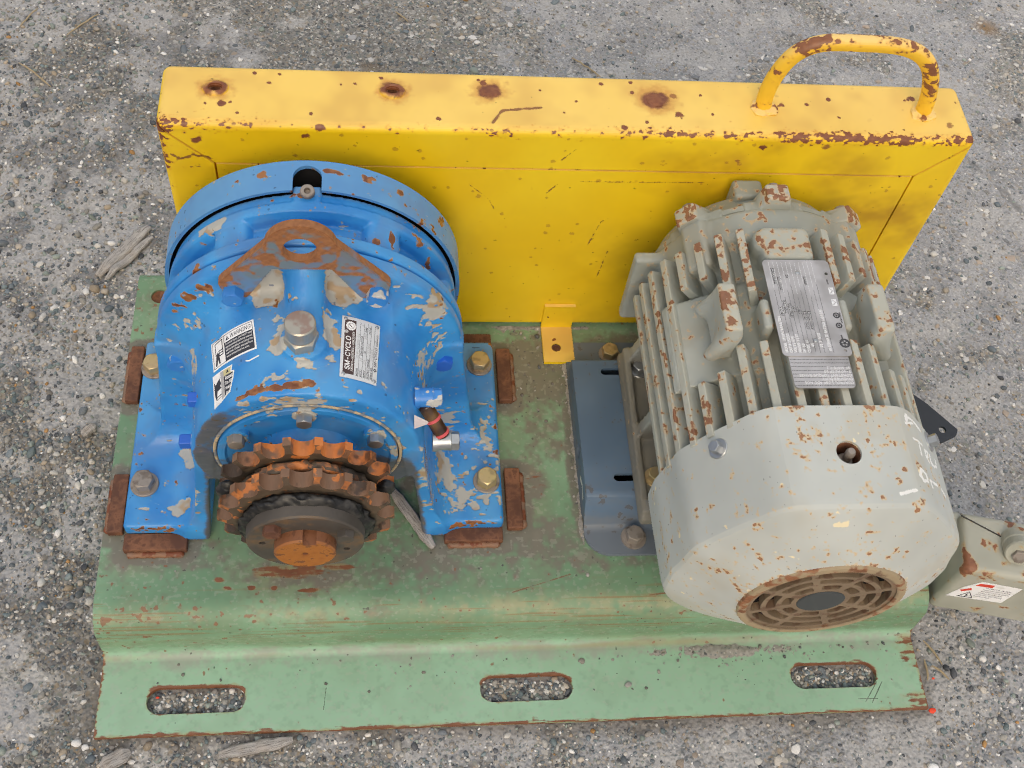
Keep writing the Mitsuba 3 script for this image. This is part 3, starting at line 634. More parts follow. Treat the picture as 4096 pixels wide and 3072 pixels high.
ICO = [trimesh.creation.icosphere(subdivisions=1), trimesh.creation.icosahedron()]
PALN = np.array([(0.44, 0.43, 0.41), (0.64, 0.63, 0.62), (0.30, 0.29, 0.27), (0.15, 0.165, 0.18), (0.18, 0.215, 0.225), (0.34, 0.29, 0.23), (0.23, 0.215, 0.20), (0.115, 0.12, 0.13), (0.24, 0.27, 0.25), (0.38, 0.345, 0.30), (0.53, 0.51, 0.48), (0.165, 0.19, 0.21), (0.36, 0.22, 0.11)])
PALW = np.array([1.0, .8, 1.5, 1.4, 1.3, .8, 1.4, 1.1, 1.0, 1.0, .6, 1.3, .12])
def pebble_mesh(pts, radii, seed, squash=(0.45, 0.8), lumpy=0.22, palette=None, sink=0.35):
    r = np.random.default_rng(seed)
    V, Fs, C = [], [], []; off = 0
    for lod in (0, 1):
        base = ICO[lod]
        sel = np.where((radii > 0.0030) == (lod == 0))[0]
        if not len(sel): continue
        n, nv = len(sel), len(base.vertices)
        bv = base.vertices / np.linalg.norm(base.vertices, axis=1, keepdims=True)
        S = np.stack([r.uniform(0.8, 1.35, n), r.uniform(0.65, 1.0, n), r.uniform(*squash, n)], 1)
        d = 1 + lumpy * r.normal(size=(n, nv, 1)) * 0.55
        v = bv[None] * d * S[:, None, :]
        a = r.uniform(0, 2 * PI, n); ca, sa = np.cos(a)[:, None], np.sin(a)[:, None]
        tl = r.normal(0, .25, n)[:, None]
        x, y, z = v[..., 0], v[..., 1], v[..., 2]
        z = z + x * tl
        v = np.stack([x * ca - y * sa, x * sa + y * ca, z], -1) * radii[sel][:, None, None]
        P = pts[sel].copy(); P[:, 2] += radii[sel] * S[:, 2] * (1 - 2 * sink)
        v = v + P[:, None, :]
        pw = PALW / PALW.sum()
        col = PALN[r.choice(len(PALN), n, p=pw)] if palette is None else palette[r.integers(0, len(palette), n)]
        col = col * r.uniform(0.75, 1.2, (n, 1))
        V.append(v.reshape(-1, 3)); C.append(np.repeat(col, nv, 0))
        Fs.append((base.faces[None] + (np.arange(n) * nv)[:, None, None]).reshape(-1, 3) + off); off += n * nv
    return trimesh.Trimesh(np.vstack(V), np.vstack(Fs), process=False), np.clip(np.vstack(C), 0, 1)
def loose(x, y):
    """How much loose gravel lies here: more at the left and along the front, little on the asphalt at right and behind."""
    P = np.stack([x, y, np.zeros_like(x)], -1)
    n = meshkit.fbm(P * 5, 3, 21)
    d = np.where(x < 0.02, 1.05, 0.16) + np.where((y < 0.0) & (x < 0.55), 0.65, 0) + np.where((y < 0.012) & (x >= 0.5), 0.22, 0)
    d = np.where((x > 0.84) & (x < 0.95) & (y < 0.12), 0.6, d)
    d = np.where((x < 0.05) & (y > 0.62), 0.42, d); d = np.where((x < -.02) & (y < .11) & (y > 0.0), .30, d)
    return np.clip(d * (0.35 + 1.5 * np.clip((n - .30) * 2.2, 0, 1)), 0, 1)
N = 150000
px, py = rng.uniform(-0.40, 1.40, N), rng.uniform(-0.17, 1.25, N)
rad = np.exp(rng.normal(math.log(0.00135), 0.42, N)).clip(0.0008, 0.0048)
rad = rad * np.where(px < 0.0, 1.15, 1.0)
keep = rng.uniform(0, 1, N) < loose(px, py)
underbase = (px > 0.0) & (px < 0.85) & (py > 0.0) & (py < 0.525)
inslot = np.zeros(N, bool)
for x0, x1, yc in ((0.0462, 0.1426, 0.0341), (0.3778, 0.4737, 0.0353), (0.7074, 0.8017, 0.0381)):
    inslot |= (px > x0 + .003) & (px < x1 - .003) & (abs(py - yc) < 0.0095) & (rad < 0.0036)
out = (px < -rad * 1.0) | (px > 0.85 + rad) | (py < -rad * 1.1) | (py > 0.525 + rad)
keep = (keep & out) | inslot
px, py, rad = px[keep], py[keep], rad[keep]
pts = np.stack([px, py, ground_z(px, py)], 1)
# dense filler in the slots
sx, sy = [], []
for x0, x1, yc in ((0.0462, 0.1426, 0.0341), (0.3778, 0.4737, 0.0353), (0.7074, 0.8017, 0.0381)):
    sx.append(rng.uniform(x0 + .003, x1 - .003, 330)); sy.append(yc + rng.uniform(-.0105, .0105, 330))
sx, sy = np.hstack(sx), np.hstack(sy)
# scattered bigger stones
bx, by = rng.uniform(-0.40, 1.40, 1500), rng.uniform(-0.17, 1.25, 1500)
bk = ((bx < -0.010) | (bx > 0.862) | (by < -0.010) | (by > 0.54)) & (rng.uniform(0, 1, 1500) < np.where(bx < 0, .50, .10) + np.where(by < 0, .35, 0))
bx, by = bx[bk], by[bk]
allp = np.vstack([pts, np.stack([sx, sy, ground_z(sx, sy)], 1), np.stack([bx, by, ground_z(bx, by)], 1)])
allr = np.hstack([rad, np.exp(rng.normal(math.log(0.0017), .35, len(sx))).clip(.001, .0036), np.exp(rng.normal(math.log(0.0037), .25, len(bx))).clip(.0022, .0068)])
pm, pc = pebble_mesh(allp, allr, 5)
pc = np.clip(0.22 + (pc - 0.22) * 1.25, 0.03, .8) * np.where(pm.vertices[:, :1] < 0.1, 0.88, 1.0)
single('gravel', pm, 'pebbles', 'mixed grey, white and blue-grey pebbles scattered loose over the yard', smooth=True, kind='stuff', color=pc)
# pale stones bedded in the asphalt at the right and behind
N = 3600
ex, ey = rng.uniform(0.0, 1.40, N), rng.uniform(-0.17, 1.25, N)
ek = (((ex > 0.87) | (ey > 0.56)) | ((ey < -.012) & (ex > .5))) & (rng.uniform(0, 1, N) < .85)
ex, ey = ex[ek], ey[ek]
er = np.exp(rng.normal(math.log(0.0031), 0.38, len(ex))).clip(0.0016, 0.0080)
em, ec = pebble_mesh(np.stack([ex, ey, ground_z(ex, ey)], 1), er, 6, squash=(0.20, 0.36), lumpy=.34, sink=0.60,
                     palette=np.array([(0.48, 0.47, 0.45), (0.58, 0.57, 0.56), (0.38, 0.375, 0.37), (0.30, 0.30, 0.305), (0.20, 0.21, 0.225), (0.44, 0.41, 0.37), (.36, .30, .25), (.52, .51, .50)]))
single('embedded_stones', em, 'pebbles', 'pale flat stones bedded in the worn asphalt behind and right of the machine', smooth=True, kind='stuff', color=ec)

# ================================================================== GREEN SKID BASE
base = thing('skid_base', 'long green sheet steel skid base with slotted front flange, carrying all the machines', 'machine base')
DZ = 0.0755
def bend_profile():
    t = 0.006
    top = [(0.0, t), (0.0735, t)]
    for a in np.linspace(0, 80, 8): top.append((0.0735 + 0.010 * math.sin(math.radians(a)), t + 0.010 * (1 - math.cos(math.radians(a)))))
    for a in np.linspace(170, 90, 14): top.append((0.1140 + 0.0285 * math.cos(math.radians(a)), DZ - 0.0285 + 0.0285 * math.sin(math.radians(a))))
    top += [(0.505, DZ)]
    for a in np.linspace(80, 0, 8): top.append((0.505 + 0.015 * math.cos(math.radians(a)), DZ - 0.015 + 0.015 * math.sin(math.radians(a))))
    top += [(0.520, 0.0)]
    line = sg.LineString(top)
    return sg.Polygon(list(line.coords) + list(line.parallel_offset(t - 0.0002, 'right', join_style=1).coords)[::(1)][::-1]) if False else line
ln = bend_profile()
tp = np.array(ln.coords)
d = np.gradient(tp, axis=0); d /= np.linalg.norm(d, axis=1, keepdims=True)
lo = tp + 0.0059 * np.stack([d[:, 1], -d[:, 0]], 1)
lo[:, 1] = np.maximum(lo[:, 1], 0.0)
prof = sg.Polygon(np.vstack([tp, lo[::-1]])).buffer(0)
if prof.geom_type != 'Polygon': prof = max(prof.geoms, key=lambda g: g.area)
sheet = extr(prof, 0.85)                                            # profile in xy -> need (y,z) along x
sheet = sheet.transform([[0, 0, 1, 0], [1, 0, 0, 0], [0, 1, 0, 0]])
for x0, x1, yc in ((0.0462, 0.1426, 0.0341), (0.3778, 0.4737, 0.0353), (0.7074, 0.8017, 0.0381)):
    slot = M.batch_hull([mv(cyl(0.0133, 0.05, n=40), x, yc, -0.02) for x in (x0 + 0.0133, x1 - 0.0133)])
    sheet = sheet - slot
sheet = sheet - mv(cyl(0.0095, 0.05, n=32), 0.026, 0.482, 0.05)
sheet = sheet.refine_to_length(0.03) if False else sheet
part(base, 'sheet', tm(sheet), 'green_paint', smooth=25)
part(base, 'end_plate', tm(box(0.004, 0.009, 0.125, 0.51, 0.0, DZ - 0.0062)), 'green_paint')
part(base, 'end_plate', tm(box(0.841, 0.846, 0.125, 0.51, 0.0, DZ - 0.0062)), 'green_paint')
part(base, 'plug', tm(mv(lathe_z([(0, 0), (0.0094, 0), (0.0094, 0.0035), (0.005, 0.001), (0, 0)], 32), 0.026, 0.482, DZ - 0.006)), 'rusty_steel')
def stop(x0, x1, y0, y1, h=0.0092, weld=None):
    k = part(base, 'stop_block', tm(rbox(x0, x1, y0, y1, DZ + 0.0002, DZ + h, 0.0014)), 'rusty_steel')
    if weld:
        for (ax, ay, bx_, by_) in weld:
            n = 34; tt = np.linspace(0, 1, n)[:, None]
            P = np.array([ax, ay, DZ + 0.001]) * (1 - tt) + np.array([bx_, by_, DZ + 0.001]) * tt
            r = 0.0036 + 0.0003 * np.sin(np.arange(n) * .9) + rng.normal(0, .00022, n); r[[0, -1]] = 0.0012
            part(k, 'weld', tube(P, r, 10), 'weld_bead', smooth=True)
stop(0.0050, 0.0205, 0.1815, 0.2475, weld=[(0.0042, 0.184, 0.0042, 0.245)])
stop(0.0230, 0.0850, 0.1615, 0.1800, weld=[(0.026, 0.160, 0.082, 0.160)])
stop(0.0050, 0.0190, 0.3360, 0.4070, weld=[(0.0042, 0.338, 0.0042, 0.404)])
stop(0.4080, 0.4245, 0.1795, 0.2500, weld=[(0.4255, 0.182, 0.4255, 0.248)])
stop(0.3420, 0.4025, 0.1655, 0.1820, weld=[(0.345, 0.1645, 0.400, 0.1645)])
stop(0.4075, 0.4235, 0.3350, 0.4045, weld=[(0.4245, 0.338, 0.4245, 0.402)])
stop(0.3620, 0.4030, 0.4085, 0.4245)
# dirt lying on the base
N = 5200
dx_, dy_ = rng.uniform(0.02, 0.845, N), rng.uniform(0.02, 0.435, N)
fl_ = (dy_ < 0.074)
w = np.where(fl_, 0.10 * (dy_ > .03) + 1.9 * np.exp(-((dy_ - 0.066) / 0.008)**2) * np.exp(-((dx_ - 0.635) / 0.085)**2) + .3 * np.exp(-((dy_ - 0.070) / 0.006)**2), 0)
w = np.where(dy_ > 0.125, 0.85 * np.exp(-((dx_ - 0.452) / 0.035)**2) * np.exp(-((dy_ - 0.37) / 0.06)**2) + .85 * np.exp(-((dx_ - 0.484) / 0.005)**2) + 0.7 * np.exp(-((dy_ - 0.430) / 0.009)**2) * (dx_ > .40) + 0.025, w)
kk = (rng.uniform(0, 1, N) < w) & ~((dx_ > 0.488) & (dy_ > 0.148)) & ~((dx_ < 0.425) & (dy_ > .16)) 
dx_, dy_ = dx_[kk], dy_[kk]
dr__ = np.exp(rng.normal(math.log(0.0011), .42, len(dx_))).clip(.0006, .0032)
dm, dc = pebble_mesh(np.stack([dx_, dy_, np.where(dy_ < .1, 0.006, DZ)], 1), dr__, 9, sink=.3, palette=np.array([(0.20, .185, .165), (.13, .12, .11), (.26, .245, .22), (.10, .105, .11), (.34, .33, .31)]))
single('loose_grit', dm, 'pebbles', 'fine grit and dirt lying on the green base', smooth=True, kind='stuff', color=dc)

def dirt_patch(name, label, x0, x1, y0, y1, z0, hf, seed, step=0.0016, amp=0.0042):
    X_, Y_, F2 = patch(x0, x1, y0, y1, step)
    P_ = np.stack([X_, Y_, np.full_like(X_, seed)], -1)
    h = hf(X_, Y_) + (meshkit.fbm(P_ * 60, 3, seed) - .5) * 0.9 + (meshkit.fbm(P_ * 260, 2, seed + 3) - .5) * 0.5
    zz = z0 - 0.0012 + np.clip(h, -.3, 1.2) * amp + (meshkit.fbm(P_ * 700, 1, seed + 6) - .5) * .0010
    keep_ = (h.ravel()[F2] > -0.1).any(1)
    q = F2[keep_]
    m_ = trimesh.Trimesh(np.stack([X_, Y_, zz], -1).reshape(-1, 3), np.vstack([q[:, [0, 1, 2]], q[:, [0, 2, 3]]]), process=False)
    m_.remove_unreferenced_vertices()
    single(name, m_, 'dry_dirt', label, smooth=True, kind='stuff')
def dirt_fn(p, n, uv):
    f = f3(p, 420, 2); g_ = f3(p, 70, 3)
    c = mix((0.235, 0.222, 0.205), (0.34, 0.325, 0.30), g_) * (0.65 + .7 * f)
    d1, d2, w = voronoi(p.x * 420, p.y * 420)
    return mix(c, pal(w), ss(.42, .30, d1) * ss(.62, .66, cell_rand(w * 911.0, 3.0, 5.0)) * .8)
mat('dry_dirt', dirt_fn, rough=0.9, spec=.2)
dirt_patch('flange_dirt', 'grey dirt drift along the bend of the front flange', 0.45, 0.775, 0.050, 0.0775, 0.006, lambda x, y: 0.62 - ((x - 0.632) / 0.105)**2 - ((y - 0.0685) / 0.0105)**2 * .8, 2)
dirt_patch('deck_dirt', 'dark dirt gathered on the base between gearbox, yellow bracket and motor mount', 0.405, 0.62, 0.385, 0.4415, DZ, lambda x, y: 0.45 - ((x - 0.46) / 0.085)**2 - ((0.4415 - y) / 0.024)**2 + .25 * (y > .437), 5)
dirt_patch('mount_dirt', 'grey dirt line along the left edge of the blue-grey mount', 0.474, 0.4880, 0.165, 0.415, DZ, lambda x, y: 0.55 - ((0.488 - x) / 0.0062)**2, 8)

# ================================================================== YELLOW BELT GUARD
guard = thing('belt_guard', 'tall yellow belt guard box with rust-chipped edges, standing behind both machines', 'machine guard')
RR = 0.0085
full = M.batch_hull([mv(M.sphere(RR, 32), x, y, z) for x in (GX0 + RR, GX1 - RR) for y in (GY0 + RR, GY1 - RR) for z in (DZ + 0.002 + RR, GZ - RR)])
full = full - box(GX0 + 0.004, GX1 - 0.004, GY0 + 0.012, GY1 - 0.004, 0.0, GZ - 0.004)
g = 0.0019
xa, xb, zs = 0.1226, 0.8136, 0.3386
def prism(poly, y0, y1):                                             # polygon in (x, z)
    return extr(poly, y1 - y0).transform([[1, 0, 0, 0], [0, 0, 1, y0], [0, 1, 0, 0]])
big = 2.0
inner = sg.box(xa, -1, xb, zs)
topreg = sg.Polygon([(xa, zs), (xb, zs), (GX1 + 0.004, GZ + 0.001), (GX1 + 0.004, 1), (GX0 - 0.004, 1), (GX0 - 0.004, GZ + 0.001)])
leftreg = sg.Polygon([(xa, zs), (xa, -1), (-1, -1), (-1, 1), (GX0 - 0.004, 1), (GX0 - 0.004, GZ + 0.001)])
rightreg = sg.Polygon([(xb, zs), (xb, -1), (3, -1), (3, 1), (GX1 + 0.004, 1), (GX1 + 0.004, GZ + 0.001)])
front = full ^ box(-1, 3, 0, GY0 + 0.0119, -1, 2)
rest = full ^ box(-1, 3, GY0 + 0.0119, 2, -1, 2)
part(guard, 'front_panel', tm(front ^ prism(inner.buffer(-g / 2), 0, 1)), 'yellow_paint', smooth=25)
toppc = (front ^ prism(topreg.buffer(-g / 2, join_style=2), 0, 1)) + rest
for hx, hy in ((0.1255, 0.4876), (0.2892, 0.4895)): toppc = toppc - mv(cyl(0.0062, 0.06, n=28), hx, hy, GZ - 0.03)
part(guard, 'cover', tm(toppc), 'yellow_paint', smooth=25)
part(guard, 'side_flange', tm(front ^ prism(leftreg.buffer(-g / 2, join_style=2), 0, 1)), 'yellow_paint', smooth=25)
part(guard, 'side_flange', tm(front ^ prism(rightreg.buffer(-g / 2, join_style=2), 0, 1)), 'yellow_paint', smooth=25)
for hx, hy in ((0.1255, 0.4876), (0.2892, 0.4895)):
    ring = lathe_z([(0.0060, -0.004), (0.0125, -0.001), (0.0105, 0.0022), (0.0078, 0.0034), (0.0060, 0.0022)], 40).scale([1.12, 0.86, 1])
    ring = ring + (lathe_z([(0.0061, -0.001), (0.0165, -0.001), (0.0165, 0.0001), (0.012, 0.0009), (0.0061, 0.0012)], 40).scale([1.05, 0.55, 1]))
    part(guard, 'hole_rim', tm(mv(ring, hx, hy, GZ)), 'yellow_paint', smooth=40)
    part(guard, 'threaded_insert', tm(mv(lathe_z([(0, 0), (0.0061, 0), (0.0061, 0.012), (0.0046, 0.012), (0.0046, 0.004), (0, 0.002)], 24), hx, hy, GZ - 0.0125)), 'rusty_steel')
for hx, hy, rr_ in ((0.3822, 0.493, 0.0085), (0.5435, 0.487, 0.0095)):
    v = trimesh.creation.icosphere(subdivisions=3, radius=rr_)
    v.vertices = v.vertices * [1, .9, .16] * (1 + 0.35 * (meshkit.fbm(v.vertices * 260 + hx * 50, 2, 3) - .5)[:, None]) + [hx, hy, GZ]
    part(guard, 'weld_stub', v, 'yellow_paint', smooth=True)
hp = smooth_path([(0.6500, 0.482, 0.3890), (0.6482, 0.482, 0.4130), (0.6530, 0.482, 0.4390), (0.6625, 0.482, 0.4575), (0.6800, 0.482, 0.4690), (0.7090, 0.482, 0.4715), (0.7480, 0.482, 0.4705), (0.7740, 0.482, 0.4645), (0.7935, 0.482, 0.4500), (0.8055, 0.482, 0.4285), (0.8110, 0.481, 0.4080), (0.8125, 0.480, 0.3885)], 70)
part(guard, 'handle', tube(hp, 0.0079, 24), 'handle_paint', smooth=True, label='bent yellow tube handle with flaking rust')
for fx, fy in ((0.6500, 0.481), (0.8125, 0.479)):
    v = trimesh.creation.icosphere(subdivisions=3, radius=0.0125)
    v.vertices = v.vertices * [1.05, .95, .30] * (1 + 0.55 * (meshkit.fbm(v.vertices * 170 + fx * 90, 3, 2) - .5)[:, None]) + [fx, fy - .001, GZ]
    part(guard, 'handle_weld', v, 'handle_paint', smooth=True)
tabp = sg.LineString([(0.4395, 0.1195), (0.4395, 0.092), (0.4395, DZ + 0.0025), (0.430, DZ + 0.0025), (0.3885, DZ + 0.0025)]).buffer(0.0022, cap_style=2, join_style=1)
tab = extr(tabp, 0.0355).transform([[0, 0, 1, 0.4630], [1, 0, 0, 0], [0, 1, 0, 0]]) - mv(cyl(0.0055, 0.03, n=28), 0.4785, 0.4085, DZ - 0.01)
part(guard, 'foot_bracket', tm(tab), 'yellow_paint', smooth=30)
part(guard, 'bracket_hole_plug', tm(mv(lathe_z([(0, 0), (0.0054, 0), (0.0054, 0.0036), (0.0034, 0.0030), (0.0030, 0.001), (0, 0.001)], 24), 0.4785, 0.4085, DZ + 0.0002)), 'rusty_steel')

# ================================================================== BLUE GEAR REDUCER
red = thing('gear_reducer', 'blue cast gear reducer with chipped paint, bolted to the left half of the green base', 'gearbox')
def G(m): return tm(m.translate([XG, 0, ZG])) if isinstance(m, M) else trimesh.Trimesh(np.asarray(m.vertices) + [XG, 0, ZG], m.faces, process=False)
def housing(x, y, z):
    ax = abs(x)
    rad = np.sqrt(x * x + z * z)
    # bearing snout: slightly tapered barrel, flaring into the flange
    R = 0.0995 + 0.0075 * np.clip((y - 0.18) / 0.075, 0, 1)
    d = np.maximum((rad - R) * 0.98, np.maximum(0.1795 - y, y - 0.30))
    d = smax((rad - R) * 0.98, 0.1795 - y, 0.004); d = np.maximum(d, y - 0.30)
    fl = d_tube(rad, y, 0.1425, 0.2865, 0.3025, 0.004)
    # flange runs down to the feet as two broad walls
    half = 0.1425 + 0.13 * np.clip(-z, 0, 1)
    wall = np.maximum(np.maximum(ax - half, abs(y - 0.293) - 0.0095), np.maximum(z - 0.02, -0.150 - z))
    fl = smin(fl, wall, 0.003)
    d = smin(d, fl, 0.012 + 0.030 * np.clip((np.maximum(ax, 0.10 - z) - 0.040) / 0.035, 0, 1))
    # breather boss: ridge on top running back to the flange
    ridge = np.maximum(np.sqrt(x * x + ((z - 0.0945 - .62 * np.clip(y - .243, 0, 1)) * 0.9)**2) - 0.0178, np.maximum(np.maximum(0.2235 - y, y - 0.29), 0.07 - z))
    d = smin(d, ridge, 0.009)
    seat = np.maximum(np.sqrt(x * x + (y - 0.2275)**2) - 0.0185, np.maximum(z - 0.1085, 0.05 - z))
    d = smin(d, seat, 0.008)
    # side ribs down to the feet
    cx = 0.0942 + 0.122 * np.clip(-z, 0, 1)
    rib = np.maximum(np.maximum(abs(ax - cx) - 0.0068 - 0.03 * np.clip(-.09 - z, 0, 1), np.maximum(0.1815 - y, y - 0.29)), np.maximum(z - 0.002, -0.163 - z))
    d = smin(d, rib, 0.010)
    # feet
    foot = d_box(ax, y, z, 0.1085, 0.1895, 0.1795, 0.4035, -0.1635, -0.1465, 0.004)
    d = smin(d, foot, 0.028)
    # rear foot wall under the adapter
    back = np.maximum(np.maximum(abs(ax - 0.112) - 0.012, abs(y - 0.345) - 0.055), np.maximum(z + 0.075 + .5 * np.clip(y - .30, 0, 1), -0.155 - z))
    d = smin(d, back, 0.012)
    # hollow underside and the bore for the bearing cover
    arch = np.maximum(np.maximum(ax - (0.0870 + 0.118 * np.clip(-z, 0, 1)), 0.05 - y), np.maximum(y - 0.280, z + 0.055 + 0.0 * z))
    arch = np.maximum(arch, -(rad - 0.089))
    d = smax(d, -arch, 0.004)
    d = np.maximum(d, -np.maximum(rad - 0.0835, y - 0.188))
    return d
hm = nets(housing, (-0.197, 0.172, -0.172), (0.197, 0.410, 0.150), 0.0021)
part(red, 'housing', G(hm), 'blue_paint', smooth=True)
def adapter(x, y, z):
    rad = np.sqrt(x * x + z * z)
    th = np.degrees(np.arctan2(x, z))
    ring = d_tube(rad, y, 0.1432, 0.3040, 0.3165, 0.003)
    neck = d_tube(rad, y, 0.1350, 0.310, 0.350, 0.002)
    pk = 1e9
    for c, w in ((0, 23), (55, 16), (-55, 16), (97, 15), (-97, 15), (140, 14), (-140, 14), (180, 12)):
        da = (th - c + 180) % 360 - 180
        s = np.maximum(abs(da) * (PI / 180) * 0.13 - w * (PI / 180) * 0.13, np.maximum(abs(y - 0.3315) - 0.0120, 0.1210 - rad))
        pk = np.minimum(pk, s)
    neck = smax(neck, -pk, 0.010)
    fl = d_tube(rad, y, 0.1374, 0.3465, 0.3572, 0.002)
    lip = d_tube(rad, y, 0.1352, 0.3560, 0.3675, 0.001)
    tab_ = d_box(x, y, z, -0.0124, 0.0124, 0.352, 0.3745, 0.115, 0.1374, 0.0015)
    return smin(smin(smin(ring, neck, 0.005), np.minimum(fl, lip), 0.004), tab_, 0.002)
am = nets(adapter, (-0.148, 0.300, -0.148), (0.148, 0.380, 0.148), 0.0021)
part(red, 'adapter', G(am), 'blue_paint', smooth=True)
rs = lathe_y([(0.1385, 0.3665), (0.1424, 0.3655), (0.1424, 0.4005), (0.1395, 0.4020), (0.1385, 0.4005)], 128)
nt = M.batch_hull([cyl(0.0128, 0.1, n=36).translate([0.0, yy, 0.09]) for yy in (0.350, 0.3815)])
rs = rs - nt
part(red, 'ring_cover', G(rs), 'blue_paint', smooth=30)
part(red, 'backing_plate', G(lathe_y([(0.0, 0.402), (0.1390, 0.402), (0.1390, 0.4040), (0.0, 0.4040)], 96)), 'dark_void')
part(red, 'input_flange', G(lathe_y([(0.0, 0.360), (0.128, 0.360), (0.128, 0.3660), (0.09, 0.3700), (0.09, 0.4405), (0.0, 0.4405)], 96)), 'dark_void')
sc = hexhead(0.0, 0.0) if False else lathe_z([(0, 0), (0.0065, 0), (0.0065, 0.0075), (0.0057, 0.0085), (0.0030, 0.0085), (0.0028, 0.0035), (0, 0.0035)], 28)
part(red, 'socket_screw', G(axis_to(sc, (0, -0.35, 0.94), (0.0005, 0.3665, 0.1355))), 'dusty_steel')
# bearing cover with its seal boss
cv = lathe_y([(0.0, 0.1655), (0.0400, 0.1655), (0.0435, 0.1700), (0.0455, 0.1790), (0.0560, 0.1825), (0.0655, 0.1810), (0.0715, 0.1790), (0.0735, 0.1765), (0.0792, 0.1765), (0.0798, 0.1775), (0.0798, 0.1900), (0.0, 0.1900)], 110)
pads = M()
for k in range(6):
    a = math.radians(30 + 60 * k)
    pads = pads + ycyl(0.0105, 0.1762, 0.186, n=30).translate([0.0690 * math.cos(a), 0, 0.0690 * math.sin(a)])
cv = cv + (pads ^ ycyl(0.0797, 0.17, 0.19, n=96))
part(red, 'bearing_cover', G(cv), 'blue_paint', smooth=32)
for k in range(6):
    a = math.radians(30 + 60 * k)
    part(red, 'cover_bolt', G(axis_to(hexhead(0.0128, 0.0085, turn=10 + 17 * k), (0, -1, 0), (0.0690 * math.cos(a), 0.1763, 0.0690 * math.sin(a)))), 'zinc' if k in (0, 1) else 'dusty_steel')
tor = trimesh.creation.torus(0.0822, 0.0016, major_sections=110, minor_sections=8)
tor.apply_transform(trimesh.transformations.rotation_matrix(PI / 2, [1, 0, 0])); tor.apply_translation([0, 0.1800, 0])
part(red, 'sealant_bead', G(tor), 'sealant', smooth=True)
# flange bolts
for k, a in enumerate((30, 90, 150, 210, 270, 330)):
    a = math.radians(a)
    px_, pz_ = 0.1235 * math.sin(a), 0.1235 * math.cos(a)
    if pz_ < -0.08: continue
    top = abs(px_) < 0.09
    part(red, 'flange_bolt', G(axis_to(hexhead(0.0168, 0.0105, turn=8 + 13 * k), (0, -1, 0), (px_, (0.2795 if top else 0.2830), pz_))), 'chipped_blue_bolt' if (top or px_ < 0) else 'solid_blue')
# lifting eye plate
hole = sg.Point(-0.0016, 0.1640).buffer(0.0143, 48)
outl = so.unary_union([sg.Point(-0.0008, 0.1640).buffer(0.0300, 48), sg.Polygon([(-0.0290, 0.1715), (-0.0735, 0.1190), (-0.0690, 0.0990), (0.0690, 0.0990), (0.0735, 0.1190), (0.0275, 0.1720)])]).difference(sg.Polygon([(-0.0560, 0.090), (-0.0265, 0.1385), (0.0235, 0.1385), (0.0530, 0.090)])).buffer(-0.004).buffer(0.004, 12)
outl = outl.difference(hole)
eye = extr(outl, 0.0078).transform([[1, 0, 0, 0], [0, 0, 1, 0.2797], [0, 1, 0, 0]])
eye = eye + (extr(outl.buffer(-0.0008), 0.0090).transform([[1, 0, 0, 0], [0, 0, 1, 0.2791], [0, 1, 0, 0]]))
part(red, 'lifting_eye', G(eye), 'eye_rust', smooth=25, label='rusty triangular lifting eye plate with a round hole')
# breather cap
br = hexhead(0.0255, 0.0105, turn=12) + lathe_z([(0, 0.0095), (0.0118, 0.0095), (0.0118, 0.0125), (0.0131, 0.0132), (0.0131, 0.0262), (0.0120, 0.0274), (0, 0.0276)], 48)
part(red, 'breather_cap', G(mv(br, -0.0015, 0.2265, 0.1085)), 'nickel', smooth=28)
# foot bolts
for k, (bx_, by_, m_) in enumerate(((0.0405, 0.2265, 'dusty_steel'), (0.3868, 0.2255, 'yellow_zinc'), (0.3862, 0.3710, 'yellow_zinc'), (0.0362, 0.3675, 'yellow_zinc'))):
    b_ = part(red, 'foot_bolt', tm(mv(hexhead(0.0192, 0.0118, turn=23 * k + 5, marks=True), bx_, by_, ZG - 0.1465 + 0.0026)), m_, smooth=30)
    part(red, 'washer', tm(mv(lathe_z([(0, -0.002), (0.0140, -0.002), (0.0140, 0.0020), (0.0134, 0.0026), (0, 0.0026)], 44), bx_, by_, ZG - 0.1465)), 'dusty_steel', smooth=30)
# oil sight gauge at the right: two fittings and an amber hose
def fitting(x0, y, z, m):
    f_ = part(red, 'oil_fitting', G(xcyl(0.0088, x0, x0 + 0.0125, n=36).translate([0, y, z]) + xcyl(0.0100, x0 - 0.003, x0 + 0.0015, n=36).translate([0, y, z])), 'zinc' if m == 'zinc' else m, smooth=30)
    part(f_, 'bolt', G(axis_to(hexhead(0.0155, 0.0075, washer=0.0094, wh=0.0016, turn=17), (1, 0, 0), (x0 + 0.0125, y, z))), m, smooth=30)
fitting(0.0975, 0.2150, 0.0370, 'chipped_blue_bolt')
fitting(0.1145, 0.1935, -0.0040, 'zinc')
hpth = np.linspace([0.1035, 0.2125, 0.0300], [0.1205, 0.1960, 0.0020], 14)
part(red, 'sight_hose', G(tube(hpth, 0.0068, 22)), 'amber_hose', smooth=True, label='dark amber oil hose with pink clamps')
for t in (0.48, 0.93):
    i = t * 13; a_ = hpth[int(i)]; dir_ = hpth[-1] - hpth[0]
    part(red, 'hose_clamp', G(axis_to(lathe_z([(0.0066, -0.0014), (0.0077, -0.0014), (0.0077, 0.0014), (0.0066, 0.0014)], 30), dir_, a_)), 'pink_clamp')
tg = M.hull_points([[.0935, .192, .0440], [.0938, .184, .0345], [.1050, .1885, .0392], [.1062, .1880, .0382], [.1052, .1870, .0370], [.0935, .1925, .0444], [.0938, .1845, .0349], [.1050, .1890, .0396], [.1062, .1885, .0386], [.1052, .1875, .0374]])
part(red, 'hose_tag', G(tg), 'tag_plastic', smooth=False, label='small white pointed plastic tag')
